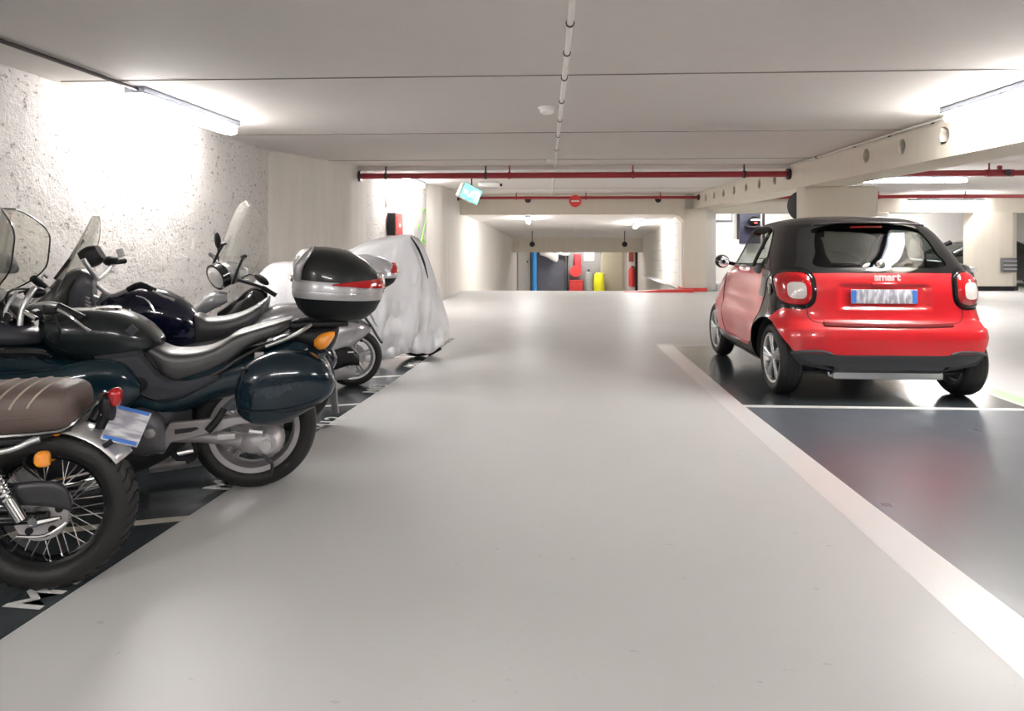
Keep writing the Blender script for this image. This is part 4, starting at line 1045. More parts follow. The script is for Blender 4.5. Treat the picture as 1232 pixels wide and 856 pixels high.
# ---------------------------------------------------------------- top case (used on two bikes)
M['polished'] = mat('polished_metal', (.80, .80, .81), .24, .65)
def section_path(st, u, e, a0, a1, lean=0, n=12, off=0):
    """points on a loft's skin at lengthwise position u, between section angles a0..a1"""
    out = []
    for i in range(n + 1):
        a = a0 + (a1 - a0) * i / n; uu = u + lean * (1 - math.sin(a)); S_ = sorted(st); 
        for p, q in zip(S_[:-1], S_[1:]):
            if p[0] <= uu <= q[0]: break
        f = max(0, min(1, (uu - p[0]) / (q[0] - p[0]))); zb, zt, w = (p[j] + (q[j] - p[j]) * f for j in (1, 2, 3))
        ca, sa = math.cos(a), math.sin(a); out.append(Vector((uu, (w + off) * math.copysign(abs(ca) ** (2 / e), ca), (zb + zt) / 2 + ((zt - zb) / 2 + off) * math.copysign(abs(sa) ** (2 / e), sa))))
    return out
def top_case(parent, c, L, W, Hh, rz, lid, mid, base, refl_l, panel=None, band='case_silver', tilt=0):
    """clam-shell luggage box: base tub, band, domed lid with the side panels, wrap-round reflectors; local +x = rearwards"""
    t = D.objects.new('top_case', None); COL.objects.link(t); t.parent = parent; t.location = c; t.rotation_euler = (0, tilt, rz)
    def ring(mb, z, ins, e=2.9, droop=0):
        r = []
        for j in range(48):
            a = 2 * PI * j / 48; ca, sa = math.cos(a), math.sin(a)
            x = (L / 2 - ins) * math.copysign(abs(ca) ** (2 / e), ca); y = (W / 2 - ins) * math.copysign(abs(sa) ** (2 / e), sa)
            if x > 0: y *= 1 - .16 * (x / (L / 2)) ** 2
            else: y *= 1 - .05 * (x / (L / 2)) ** 2
            r.append(mb.v((x, y, z - droop * (x / L + .5))))
        return r
    b = MB(); b.skin([ring(b, 0, .10), ring(b, .015, .07), ring(b, Hh * .14, .03), ring(b, Hh * .27, .006), ring(b, Hh * .31, .0, droop=.0)], True, True, False); b.build('case_base', base, t)
    b = MB(); b.skin([ring(b, Hh * .30, .0), ring(b, Hh * .36, -.006), ring(b, Hh * .40, -.003), ring(b, Hh * .405, -.008), ring(b, Hh * .50, -.006, droop=.01), ring(b, Hh * .56, .0, droop=.02)], True, False, False); b.build('case_band', band, t)
    # lid: the back drops low, the crown sits toward the rider
    b = MB(); rs = []
    for k in range(9):
        f = k / 8; a = f * PI / 2; ins = (1 - math.cos(a)) ; r = []
        for j in range(48):
            th = 2 * PI * j / 48; ca, sa = math.cos(th), math.sin(th); e = 2.9 - .5 * f
            x = (L / 2) * math.copysign(abs(ca) ** (2 / e), ca); y = (W / 2) * math.copysign(abs(sa) ** (2 / e), sa)
            if x > 0: y *= 1 - .16 * (x / (L / 2)) ** 2
            sc_ = math.cos(a) ** .75 if k < 8 else 0.02
            xx = x * sc_ + (-.17 * L) * math.sin(a) ** 1.3
            zz = Hh * .555 + (Hh * .445) * math.sin(a) - .02 * (x / L + .5) * (1 - f)
            r.append(b.v((xx, y * (sc_ ** (.8)), zz)))
        rs.append(r)
    b.skin(rs, True, False, True); lo = b.build('case_lid', lid, t)
    return t, lo

# ================================================================ 1: the dark teal tourer
S2 = Side(-1.552, 3.476, 17)
t2 = thing('motorcycle', 'dark teal touring motorcycle with graphite tank, big pannier and black and silver top case', 'motorcycle', (-1.552, 3.476, 0), S2.rz)
near = S2.sy(1)            # +1 or -1: which local y faces the viewer
def N_(v): return near * v
cast_wheel(t2, .312, .17, .222, (0, 0, .312), near=-near, ringw=.02)
cast_wheel(t2, .305, .125, .215, (1.52, 0, .305), near=near)
# shaft drive hub, swing arm
hx, hz = S2(322, 530, .1)
b = MB(); b.lathe([(0, .0), (.05, .0), (.072, -.02), (.085, -.09), (.06, -.13), (0, -.13)], (hx, N_(.17), hz), (0, near, 0), 28); b.ell((hx + .05, N_(.15), hz + .01), (.085, .045, .06)); b.build('drive_housing', 'cast_alu', t2)
b = MB(); b.tube([(hx + .05, N_(.13), hz), S2.p(275, 528, .14), S2.p(244, 526, .14), S2.p(180, 522, .12)], [.045, .035, .03, .04], 12, 4); b.build('swing_arm', 'cast_alu', t2)
b = MB(); b.tube([(hx, N_(.19), hz), (hx + .001, N_(.20), hz)], .03, 12); b.tube([S2.p(300, 519, .19), S2.p(316, 521, .19)], .016, 8); b.build('drive_cap', 'alloy', t2)
b = MB(); b.tube([(hx + .02, N_(.175), hz - .05), (hx - .03, N_(.18), hz - .10), (hx - .02, N_(.17), hz - .16)], .009, 8, 3); b.build('brake_arm', 'steel_dark', t2)
# foot peg plate, with slot
out = [(186, 546), (198, 520), (204, 509), (230, 507), (262, 504), (300, 500), (306, 508), (284, 512), (262, 519), (244, 524), (224, 529), (205, 533), (196, 547)]
b = MB(); b.prism([S2(x, y, .2) for x, y in out], N_(.17), N_(.205)); b.build('footrest_plate', 'cast_alu', t2, bevel=.006)
b = MB(); b.prism([S2(x, y, .205) for x, y in ((210, 517), (236, 514), (240, 516), (230, 520), (210, 523))], N_(.2055), N_(.207)); b.build('plate_slot', 'steel_dark', t2)
b = MB(); b.tube([S2.p(270, 492, .22), S2.p(262, 505, .24), S2.p(250, 519, .25)], [.016, .018, .02], 10, 3); b.build('footrest', 'black_pl', t2)
b = MB(); b.loft([(-.04, -.02, .02, .018, 3, 0), (.04, -.02, .02, .018, 3, 0)], 10, 1); moved(b, Matrix.Identity(3), S2.p(273, 525, .24)); b.build('footrest_foot', 'alloy', t2)
# engine block
b = MB(); b.loft(S2.st([(236, 470, 525, .10), (210, 462, 545, .16), (180, 460, 560, .19), (140, 455, 575, .20), (80, 450, 580, .2), (40, 455, 560, .16)], 0, 3.2), 24, 4); b.build('engine_block', 'steel_dark', t2)
b = MB(); b.loft(S2.st([(199, 512, 543, .03, .2), (192, 500, 545, .05, .2), (175, 492, 548, .06, .2), (160, 492, 545, .05, .2), (152, 500, 540, .02, .2)], .2, 3), 20, 4); b.build('engine_side_cover', mat('engine_cover_grey', (.16, .16, .18), .38, .5), t2)
b = MB(); b.ell(S2.p(180, 522, .27), (.025, .012, .025)); b.build('cover_bolt', 'cast_alu', t2)
b = MB(); b.tube([S2.p(232, 530, .1), S2.p(236, 548, .14), S2.p(226, 556, .2)], .012, 8, 3); b.tube([S2.p(206, 540, .1), S2.p(214, 552, .12), S2.p(234, 548, .12)], .014, 8, 3); b.build('centre_stand', 'steel_dark', t2)
b = MB(); b.tube([S2.p(180, 560, -.15), S2.p(260, 545, -.2), S2.p(340, 515, -.24)], [.04, .05, .055], 14, 4); b.build('exhaust', 'cast_alu', t2)
# lower bodywork in teal, under the seat and toward the tail
b = MB(); b.loft(S2.st([(398, 398, 420, .05), (375, 398, 446, .12), (340, 408, 462, .15), (300, 418, 470, .16), (262, 428, 480, .16), (230, 440, 492, .17), (200, 452, 498, .18), (170, 450, 496, .19), (140, 440, 492, .20), (110, 430, 486, .21), (80, 422, 482, .2)], 0, 2.6), 28, 5); b.build('rear_bodywork', 'teal', t2)
# grey side panel under the tank
out = [(112, 430), (128, 428), (165, 424), (176, 436), (188, 452), (205, 461), (236, 459), (262, 452), (262, 458), (240, 470), (215, 482), (190, 486), (172, 480), (156, 470), (140, 460), (128, 446), (114, 438)]
b = MB(); A = [S2(x, y, .2) for x, y in out]
cxp = sum(a[0] for a in A) / len(A); czp = sum(a[1] for a in A) / len(A)
ring0 = [b.v((a[0], N_(.10), a[1])) for a in A]; ring1 = [b.v((a[0], N_(.185), a[1])) for a in A]; ring2 = [b.v((a[0] + (cxp - a[0]) * .16, N_(.212), a[1] + (czp - a[1]) * .16)) for a in A]
b.skin([ring0, ring1, ring2], True, True, True); b.build('side_panel', 'grey_panel', t2, sharp=50)
b = MB(); b.lathe([(0, .004), (.032, .004), (.036, 0), (.036, -.02)], S2.p(168, 463, .214), (0, near, 0), 24); b.build('panel_plug', 'black_pl', t2)
b = MB(); b.lathe([(0, .004), (.022, .004), (.026, 0), (.026, -.02)], S2.p(118, 440, .214), (0, near, 0), 24); b.build('panel_badge', 'chrome', t2)
# tank
b = MB(); b.loft(S2.st([(196, 406, 414, .06), (190, 399, 420, .11), (178, 387, 428, .14), (160, 377, 434, .165), (140, 371, 437, .175), (115, 369, 436, .18), (88, 370, 430, .175), (68, 373, 418, .15), (56, 377, 405, .09)], 0, 2.5), 32, 5); tk = b.build('fuel_tank', 'grey_tank', t2)
b = MB(); u, z = S2(128, 371, 0); b.lathe([(.0, .012), (.06, .012), (.07, .006), (.072, -.02)], (u, 0, z - .002), (0, 0, 1), 32); b.build('filler_cap', 'chrome', tk)
b = MB(); u, z = S2(158, 398, .18); b.prism([(u - .03, z), (u, z + .03), (u + .03, z), (u, z - .03)], N_(.168), N_(.174)); b.build('tank_badge', 'grey_panel', tk)
# seat: rider's scoop and raised pillion
seat = [(352, 381, 393, .09), (338, 384, 401, .13), (318, 389, 408, .145), (300, 394, 417, .15), (285, 399, 430, .15), (268, 410, 440, .145), (250, 417, 450, .14), (228, 420, 458, .14), (208, 419, 457, .13), (192, 413, 447, .11), (178, 410, 432, .09), (166, 416, 424, .06)]
b = MB(); b.loft(S2.st(seat, 0, 4.2), 36, 5); b.build('seat', 'seat_black', t2)
b = MB(); b.tube([S2.p(172, 428, .155), S2.p(186, 446, .16), S2.p(205, 459, .165), S2.p(235, 459, .165), S2.p(262, 449, .165), S2.p(290, 431, .165), S2.p(330, 411, .15)], .013, 8, 4); b.build('seat_edge', 'black_pl', t2)
for sg in (1, -1):
    b = MB(); b.tube([S2.p(320, 417, sg * .17), S2.p(345, 408, sg * .19), S2.p(362, 399, sg * .19), S2.p(374, 391, sg * .15)], .010, 10, 4); b.build('grab_rail', 'alloy', t2)
b = MB(); u, z = S2(311, 430, .2); b.box((u, N_(.172), z), (.045, .02, .045), bev=.006); b.build('seat_lock', 'cast_alu', t2)
# pannier, near side, and its twin on the far side
pan = [(282, 470, 488, .02), (287, 452, 500, .075), (297, 439, 508, .10), (312, 430, 513, .115), (332, 424, 512, .12), (352, 423, 505, .12), (372, 425, 494, .115), (388, 434, 484, .10), (398, 447, 475, .075), (403, 458, 466, .03)]
for sg in (1, -1):
    st = [(u, zb, zt, w, e, N_(sg * .33)) for u, zb, zt, w, e, y in S2.st(pan, .36, 2.5)]
    b = MB(); b.loft(st, 32, 6); pn = b.build('pannier', 'teal_case', t2)
    b = MB(); b.tube([Vector((q.x, N_(sg * abs(q.y)), q.z)) for q in (S2.p(284, 489, .365), S2.p(296, 495, .43), S2.p(330, 496, .452), S2.p(362, 493, .447), S2.p(390, 484, .42))], .0035, 6, 4); b.build('pannier_seam', 'gap', pn)
    b = MB(); u, z = S2(293, 452, .4); b.box((u, N_(sg * .395), z), (.02, .03, .07), bev=.006); b.build('pannier_latch', 'black_pl', pn)
# tail unit: lamp, amber indicator, mudguard, number plate
b = MB(); b.loft(S2.st([(408, 389, 398, .05), (400, 388, 418, .10), (385, 388, 425, .12), (368, 390, 418, .12), (350, 392, 408, .10)], 0, 3), 24, 4); b.build('tail_unit', 'black_pl', t2)
b = MB(); b.loft(S2.st([(378, 409, 417, .01, .2), (384, 403, 421, .03, .2), (392, 400, 419, .035, .2), (399, 399, 411, .03, .2), (403, 399, 404, .01, .2)], .2, 2.4), 18, 4); b.build('indicator', 'amber', t2)
b = MB(); b.loft(S2.st([(397, 397, 406, .03), (401, 397, 406, .08), (404, 399, 404, .07)], .0, 2.4), 18, 4); b.build('tail_lamp', 'red_refl', t2)
for sg in (-1,):
    b = MB(); b.ell((S2(392, 412, -.2)[0], N_(-.2), S2(392, 412, -.2)[1]), (.04, .035, .03)); b.build('indicator', 'amber', t2)
mg = [(386, 425), (396, 440), (403, 460), (404, 480), (406, 497)]
b = MB(); rows = []
for i, (x, y) in enumerate(mg):
    u, z = S2(x, y, 0); w = .10 - .012 * i
    rows.append([b.v((u + (.012 if abs(q) == 1 else 0) + o, q * w, z)) for q, o in ((-1, .014), (-.6, 0), (0, -.01), (.6, 0), (1, .014), (.6, .008), (0, 0), (-.6, .008))])
b.skin(rows, True); b.build('mudguard', 'black_gloss', t2)
b = MB(); b.tube([S2.p(391, 420, .12), S2.p(399, 440, .13), S2.p(402, 462, .13), S2.p(396, 478, .1)], .006, 8, 4); b.build('mudguard_edge', 'grey_panel', t2)
# rack and top case
b = MB()
for sg in (1, -1): b.tube([S2.p(352, 388, sg * .10), S2.p(375, 384, sg * .12), S2.p(420, 384, sg * .12)], .012, 8, 3)
for x in (362, 385, 410): b.tube([S2.p(x, 385, -.12), S2.p(x, 385, .12)], .010, 8)
b.box((S2(385, 388, 0)[0], 0, S2(385, 388, 0)[1]), (.3, .2, .03), bev=.008); b.build('luggage_rack', 'black_pl', t2)
tc, lid = top_case(t2, (S2(405, 384, 0)[0], 0, S2(405, 384, 0)[1] + .008), .47, .51, .385, PI, 'case_top', 'case_silver', 'case_base', None, tilt=.06)
# bright side cheek of the lid and the wrap-round reflector
def case_pt(L, W, Hh, th, z, off=.004, e=2.9):
    ca, sa = math.cos(th), math.sin(th); x = L / 2 * math.copysign(abs(ca) ** (2 / e), ca); y = W / 2 * math.copysign(abs(sa) ** (2 / e), sa)
    if x > 0: y *= 1 - .16 * (x / (L / 2)) ** 2
    n = Vector((ca, sa, 0)); return Vector((x, y, z - .02 * (x / L + .5))) + n * off
def reflector(t, L, W, Hh, th0, th1, zl, h0, h1, m='red_refl', name='reflector'):
    b = MB(); rows = []; n = 14
    for k in range(n + 1):
        f = k / n; th = th0 + (th1 - th0) * f; hh = h0 + (h1 - h0) * f ** .5
        a = case_pt(L, W, Hh, th, zl, .0); c_ = case_pt(L, W, Hh, th, zl, .016); ct = case_pt(L, W, Hh, th, zl + hh, .006 - hh * .1); at = case_pt(L, W, Hh, th, zl + hh, -.03)
        rows.append([b.v(a), b.v(c_), b.v(c_ * .5 + ct * .5 + (c_ - a) * .25), b.v(ct), b.v(at)])
    b.skin(rows, True); return b.build(name, m, t, sharp=60)
L_, W_c, H_ = .47, .51, .385
for sg in (1, -1):
    reflector(tc, L_, W_c, H_, sg * 1.62, sg * .22, H_ * .52, .006, .058)
    reflector(tc, L_, W_c, H_, sg * .42, sg * .20, H_ * .55 + .01, .04, .05, 'clear', 'reflector_lens')
    b = MB()   # silver cheek trim running up the hinge side of the lid
    b.tube([case_pt(L_, W_c, H_, sg * 2.5, H_ * .56), Vector((-L_ * .43, sg * W_c * .42, H_ * .72)), Vector((-L_ * .36, sg * W_c * .36, H_ * .88)), Vector((-L_ * .30, sg * W_c * .27, H_ * .985))], [.022, .024, .02, .008], 10, 4); b.build('lid_trim', 'case_silver', tc)
b = MB(); b.box((L_ / 2 + .004, 0, H_ * .5), (.02, .10, .05), bev=.006); b.build('case_latch', 'case_base', tc)
b = MB(); b.tube([Vector((-L_ / 2 - .004, -.06, H_ * .52)), Vector((-L_ / 2 - .02, 0, H_ * .56)), Vector((-L_ / 2 - .004, .06, H_ * .52))], .012, 8, 3); b.build('case_hinge', 'chrome', tc)
b = MB(); b.box((.04, -near * -.02, H_ * .955), (.05, .09, .006), Matrix.Rotation(.35, 3, 'Y'), bev=.002); b.build('case_badge', 'case_silver', tc)
# front end: fairing, headstock, forks, bars
b = MB(); b.loft(S2.st([(112, 440, 480, .10), (90, 424, 492, .22), (60, 414, 505, .27), (25, 410, 515, .29), (-10, 408, 520, .28), (-50, 410, 520, .25), (-90, 418, 500, .18), (-115, 440, 480, .08)], 0, 2.6), 32, 5); b.build('fairing', 'teal', t2)
# a second, sculpted lower wing of the fairing nearer the viewer
b = MB(); b.loft(S2.st([(168, 462, 478, .02, .22), (150, 440, 494, .05, .22), (125, 432, 505, .06, .23), (100, 434, 512, .065, .25), (70, 440, 518, .06, .27), (30, 444, 522, .05, .28), (-20, 446, 522, .04, .28)], .24, 2.5), 26, 5); b.build('fairing_wing', 'teal', t2)
b = MB(); b.tube([S2.p(-20, 424, .31), S2.p(20, 424, .32), S2.p(50, 425, .31), S2.p(62, 430, .29)], [.018, .02, .018, .006], 8, 4); b.build('fairing_trim', 'black_gloss', t2)
b = MB(); b.loft(S2.st([(60, 396, 412, .10), (35, 388, 414, .20), (0, 384, 412, .24), (-40, 384, 412, .22), (-70, 388, 412, .15)], 0, 2.6), 24, 5); b.build('cockpit_cowl', 'grey_panel', t2)
b = MB()
for sg in (1, -1):
    b.tube([(1.20, sg * .10, .92), (1.52, sg * .10, .31)], .026, 12)
b.box((1.22, 0, .88), (.06, .26, .05), Matrix.Rotation(-.45, 3, 'Y'), bev=.01); b.build('forks', 'alloy', t2)
b = MB(); b.loft([(1.20, .46, .50, .05, 2.5, 0), (1.30, .58, .62, .07, 2.5, 0), (1.45, .62, .66, .075, 2.5, 0), (1.62, .60, .64, .075, 2.5, 0), (1.76, .50, .55, .06, 2.5, 0)]); b.build('front_mudguard', 'teal', t2)
gx = 1.0
b = MB(); b.tube([S2.p(70, 368, .36), S2.p(56, 366, .34), S2.p(38, 370, .22), S2.p(26, 378, .08), S2.p(26, 378, -.08), S2.p(38, 366, -.22), S2.p(58, 348, -.34)], .013, 10, 4); b.build('handlebar', 'alloy', t2)
b = MB(); b.tube([S2.p(100, 384, .40), S2.p(70, 369, .37)], .019, 12); b.build('grip', 'black_pl', t2)
b = MB(); b.tube([S2.p(56, 348, -.36), S2.p(40, 335, -.26)], .019, 12); b.build('grip', 'black_pl', t2)
b = MB(); b.tube([S2.p(70, 373, .40), S2.p(85, 381, .43), S2.p(102, 395, .44), S2.p(108, 399, .44)], [.007, .007, .006, .008], 8, 4); b.build('lever', 'chrome', t2)
b = MB(); b.tube([S2.p(48, 342, -.36), S2.p(52, 331, -.37), S2.p(57, 335, -.38)], .007, 8, 3); b.build('lever', 'chrome', t2)
b = MB(); b.box(S2.p(62, 372, .33), (.06, .05, .05), bev=.012); b.build('switchgear', 'black_pl', t2)
b = MB(); b.ell(S2.p(42, 352, -.2), (.05, .04, .03)); b.build('switchgear', 'black_pl', t2)
for q in ([S2.p(62, 376, .3), S2.p(72, 398, .3), S2.p(68, 414, .28)], [S2.p(8, 392, .12), S2.p(10, 352, .05), S2.p(40, 348, -.15)], [S2.p(20, 384, .15), S2.p(4, 362, .1), S2.p(30, 350, -.1)]):
    b = MB(); b.tube(q, .006, 6, 5); b.build('cable', 'black_pl', t2)
b = MB(); b.loft(S2.st([(46, 374, 384, .04), (30, 366, 388, .10), (8, 356, 392, .15), (-20, 344, 398, .2), (-60, 345, 400, .18), (-95, 365, 400, .1)], 0, 2.6), 24, 5); b.build('instrument_pod', 'black_pl', t2)
def screen(parent, pts, thick=.004, m='screen', edge=None, name='windscreen', er=.005):
    """pts: rows bottom to top of local points, left to right"""
    b = MB(); rows = [[b.v(p) for p in r] for r in pts]; b.skin(rows, False, False, False)
    o = b.build(name, m, parent, sharp=180); md = o.modifiers.new('thick', 'SOLIDIFY'); md.thickness = thick
    if edge:
        e = MB(); loop = [r[0] for r in pts] + list(pts[-1][1:]) + [r[-1] for r in reversed(pts[:-1])]; e.tube(loop, er, 8); e.build('screen_edge', edge, o)
    return o
def sheet(S, base, top, wb, wt, bow, nr=9, nc=12, rnd=.35, lean=.0, round_base=0):
    """curved windscreen sheet: base/top are (px, py) of its centre line, half widths, rounded top corners"""
    u0, z0 = S(*base); u1, z1 = S(*top); rows = []
    for i in range(nr + 1):
        f = i / nr; w = wb + (wt - wb) * f
        if f > 1 - rnd: q = (f - (1 - rnd)) / rnd; w *= math.sqrt(max(0.02, 1 - (q * .92) ** 2))
        if round_base and f < round_base: q = 1 - f / round_base; w *= math.sqrt(max(.1, 1 - (q * .8) ** 2))
        uc = u0 + (u1 - u0) * f + lean * math.sin(PI * f); zc = z0 + (z1 - z0) * f; r = []
        for k in range(nc + 1):
            s_ = -1 + 2 * k / nc; r.append(Vector((uc - bow * s_ * s_ * (w / wb) ** 2, s_ * w, zc)))
        rows.append(r)
    return rows
screen(t2, sheet(S2, (-12, 350), (4, 251), .20, .19, .16, rnd=.4, round_base=.35, nr=22), edge='black_gloss', er=.004)
b = MB(); b.loft([(1.10, 1.10, 1.14, .05, 2.4, 0), (1.14, 1.10, 1.20, .10, 2.4, 0), (1.2, 1.12, 1.2, .08, 2.4, 0)], 18, 4); moved(b, Matrix.Identity(3), S2.p(6, 322, 0) - Vector((1.14, 0, 1.13))); b.build('instrument_hood', mat('smoked_plastic', (.06, .06, .065), .4), t2)

b = MB(); b.tube([S2.p(24, 392, .28), S2.p(26, 376, .27), S2.p(34, 358, .25), S2.p(42, 346, .22)], [.012, .013, .014, .012], 10, 4); b.build('mirror_stalk', 'alloy', t2)
b = MB(); b.tube([S2.p(30, 376, .30), S2.p(44, 384, .32)], .011, 10); b.build('bar_end_rod', 'chrome', t2)
b = MB(); b.tube([S2.p(4, 388, .30), S2.p(8, 370, .30), S2.p(20, 352, .26)], .008, 8, 4); b.build('brake_hose', 'alloy', t2)
b = MB(); b.lathe([(0, .01), (.022, .01), (.026, 0)], S2.p(8, 382, .30), (0, near, 0), 18); b.build('brake_fitting', 'chrome', t2)
# ================================================================ 2: roadster at the very front, seen from its rear wheel
S1 = Side(-1.80, 2.44, 14)
t1 = thing('motorcycle', 'nearest motorcycle with brown ribbed seat, spoked wheel and bright chrome mudguard', 'motorcycle', (-1.80, 2.44, 0), S1.rz)
n1 = S1.sy(1)
R1 = .296
uc, _ = S1(54, 620, .05)
spoked_wheel(t1, R1, .135, .205, (uc, 0, R1))
fx = uc + 1.42
spoked_wheel(t1, .30, .10, .225, (fx, 0, .30))
SEAT1 = S1.st([(103, 480, 500, .05), (98, 466, 510, .11), (88, 459, 514, .13), (60, 457, 518, .14), (20, 459, 522, .145), (-30, 462, 528, .15), (-90, 470, 536, .14), (-150, 490, 545, .12), (-200, 500, 545, .08)], 0, 2.9)
b = MB(); b.loft(SEAT1, 32, 6); st1 = b.build('seat', 'brown_seat', t1)
for px in (-75, -50, -25, 0, 22, 42, 62):
    b = MB(); b.tube(section_path(SEAT1, S1(px + 10, 470, 0)[0], 2.9, .12 if n1 > 0 else PI - .12, PI - .12 if n1 > 0 else .12, .05, 20, .001), .0042, 6); b.build('seat_piping', 'piping', st1)
b = MB(); b.tube([q for u_ in range(12) for q in section_path(SEAT1, S1(96 - u_ * 22, 484, 0)[0], 2.9, -.05 if n1 > 0 else PI + .05, -.05 if n1 > 0 else PI + .05, 0, 1, .001)[:1]], .004, 6); b.build('seat_piping', 'brown_seat', st1)
b = MB(); b.tube([S1.p(-140, 530, .15), S1.p(-20, 527, .155), S1.p(60, 521, .155), S1.p(84, 514, .15), S1.p(104, 496, .13), S1.p(122, 478, .06), S1.p(126, 472, 0), S1.p(122, 478, -.06), S1.p(104, 496, -.13), S1.p(60, 521, -.155), S1.p(-140, 530, -.15)], .009, 8, 4); b.build('frame_loop', 'black_gloss', t1)
b = MB(); b.loft(S1.st([(95, 505, 515, .08), (40, 510, 528, .12), (-40, 515, 535, .12), (-120, 525, 560, .12), (-200, 520, 600, .12)], 0, 2.6), 20, 4); b.build('frame_body', 'steel_dark', t1)
# chrome rear mudguard follows the tyre
b = MB(); rows = []
for k in range(19):
    a = math.radians(128 - k * 5.2); rr = R1 + .035 + (.012 if k < 5 else 0); pr = []
    w_ = .085
    for q in range(9):
        s_ = -1 + q / 4; pr.append(b.v((uc + math.cos(a) * -1 * (rr - .022 * s_ * s_) , s_ * w_, R1 + math.sin(a) * (rr - .022 * s_ * s_))))
    rows.append(pr)
b.skin(rows, False, False, False); mgo = b.build('rear_mudguard', 'polished', t1, sharp=180); md = mgo.modifiers.new('thick', 'SOLIDIFY'); md.thickness = .003
b = MB(); b.loft(S1.st([(131, 472, 484, .02), (134, 468, 488, .028), (142, 466, 489, .03), (146, 470, 485, .02)], 0, 2.6), 18, 4); b.build('tail_light', 'red_refl', t1)
b = MB(); b.loft(S1.st([(120, 478, 492, .02), (128, 472, 504, .035), (136, 472, 506, .035)], 0, 2.6), 16, 4); b.tube([S1.p(112, 505, .02), S1.p(122, 490, 0), S1.p(130, 484, 0)], .012, 8, 3); b.tube([S1.p(120, 515, 0), S1.p(126, 500, 0)], .018, 8); b.build('light_bracket', 'black_pl', t1)
# number plate sloping down behind the wheel
A, B, C_, D_ = S1.p(151, 486, .09), S1.p(182, 505, -.10), S1.p(162, 540, -.10), S1.p(131, 520, .09)
def plate_on(parent, A, B, C_, D_, name='number_plate'):
    ex = (B - A); ez = (A - D_); nn = ex.cross(ez).normalized(); c0 = (A + B + C_ + D_) / 4
    R = Matrix((ex.normalized(), nn, nn.cross(ex.normalized()) * -1 if False else ex.normalized().cross(nn))).transposed()
    b = MB(); b.box((0, 0, 0), (ex.length, .006, ez.length), bev=.002); o = b.build(name, 'plate', parent); o.matrix_local = Matrix.Translation(c0) @ R.to_4x4()
    for s in (-1, 1):
        b = MB(); b.box((s * ex.length * .44, 0, 0), (ex.length * .1, .0075, ez.length * .9)); b.build('blue_band', 'blue_plate', o)
    return o
A, B, C_, D_ = S1.p(140, 486, -.10), S1.p(131, 521, .06), S1.p(160, 543, .06), S1.p(178, 502, -.10)
plate_on(t1, D_, C_, B, A)
b = MB(); b.box(S1.p(138, 528, .0), (.035, .15, .02), Matrix.Rotation(.6, 3, 'Y'), bev=.004); b.build('plate_holder', 'black_pl', t1)
b = MB(); b.tube([S1.p(30, 555, .12), S1.p(44, 554, .2)], .012, 8); b.lathe([(0, -.03), (.022, -.025), (.03, 0), (.03, .012)], S1.p(44, 554, .21), (0, n1, 0), 20); b.build('indicator_body', 'black_pl', t1)
b = MB(); b.loft(S1.st([(60, 546, 560, .01, .21), (56, 543, 562, .024, .21), (48, 543, 562, .026, .21), (44, 545, 560, .02, .21)], .21, 2.4), 16, 4); b.build('indicator', 'amber', t1)
b = MB(); b.ell(S1.p(60, 548, -.2), (.03, .03, .028)); b.build('indicator', 'amber', t1)
b = MB(); b.ell(S1.p(68, 522, .1), (.012, .008, .01)); b.build('side_marker', 'amber', t1)
# swing arm, chain guard, sprocket, shock
ax_ = Vector((uc, 0, R1))
b = MB(); b.tube([ax_ + Vector((-.03, n1 * .10, 0)), ax_ + Vector((.25, n1 * .10, .01)), ax_ + Vector((.5, n1 * .10, .03))], [.022, .025, .03], 10, 3); b.tube([ax_ + Vector((-.03, -n1 * .10, 0)), ax_ + Vector((.5, -n1 * .10, .03))], .022, 10); b.build('swing_arm', 'black_gloss', t1)
b = MB(); b.loft([(uc - .11, R1 + .015, R1 + .05, .010, 3, n1 * .105), (uc - .08, R1 + .03, R1 + .12, .014, 3, n1 * .105), (uc + .02, R1 + .05, R1 + .135, .016, 3, n1 * .105), (uc + .2, R1 + .06, R1 + .12, .016, 3, n1 * .105), (uc + .45, R1 + .05, R1 + .10, .014, 3, n1 * .105)], 14, 4); b.build('chain_guard', 'steel_dark', t1)
b = MB(); b.lathe([(.035, -.006), (.092, -.006), (.095, 0), (.092, .006), (.035, .006)], ax_ + Vector((0, n1 * .075, 0)), (0, n1, 0), 44); b.build('sprocket', 'cast_alu', t1)
for k in range(5):
    a = 2 * PI * k / 5 + .3
    b = MB(); b.lathe([(0, .0), (.014, .0), (.014, -.01)], ax_ + Vector((math.cos(a) * .065, n1 * .084, math.sin(a) * .065)), (0, n1, 0), 12); b.build('sprocket_hole', 'gap', t1)
b = MB(); b.lathe([(0, .02), (.016, .02), (.018, 0)], ax_ + Vector((0, n1 * .12, 0)), (0, n1, 0), 16); b.tube([ax_ + Vector((.01, n1 * .125, -.012)), ax_ + Vector((-.085, n1 * .125, .004))], [.016, .008], 8); b.tube([ax_ + Vector((.06, n1 * .118, -.055)), ax_ + Vector((-.03, n1 * .118, -.06)), ax_ + Vector((-.10, n1 * .11, -.02))], .007, 8, 4); b.build('axle_adjuster', 'chrome', t1)
b = MB(); b.tube([ax_ + Vector((.035, n1 * .14, .01)), ax_ + Vector((.075, n1 * .14, .085))], .020, 14); b.tube([ax_ + Vector((.07, n1 * .14, .08)), ax_ + Vector((.16, n1 * .14, .24))], .013, 12); b.build('shock_absorber', 'chrome', t1)
b = MB()
p0 = ax_ + Vector((.08, n1 * .14, .09)); p1 = ax_ + Vector((.155, n1 * .14, .235)); pts = []
for k in range(90):
    f = k / 89; a = f * 2 * PI * 9; d_ = (p1 - p0).normalized(); e1 = Vector((0, 1, 0)); e2 = d_.cross(e1); pts.append(p0 + (p1 - p0) * f + (e1 * math.cos(a) + e2 * math.sin(a)) * .026)
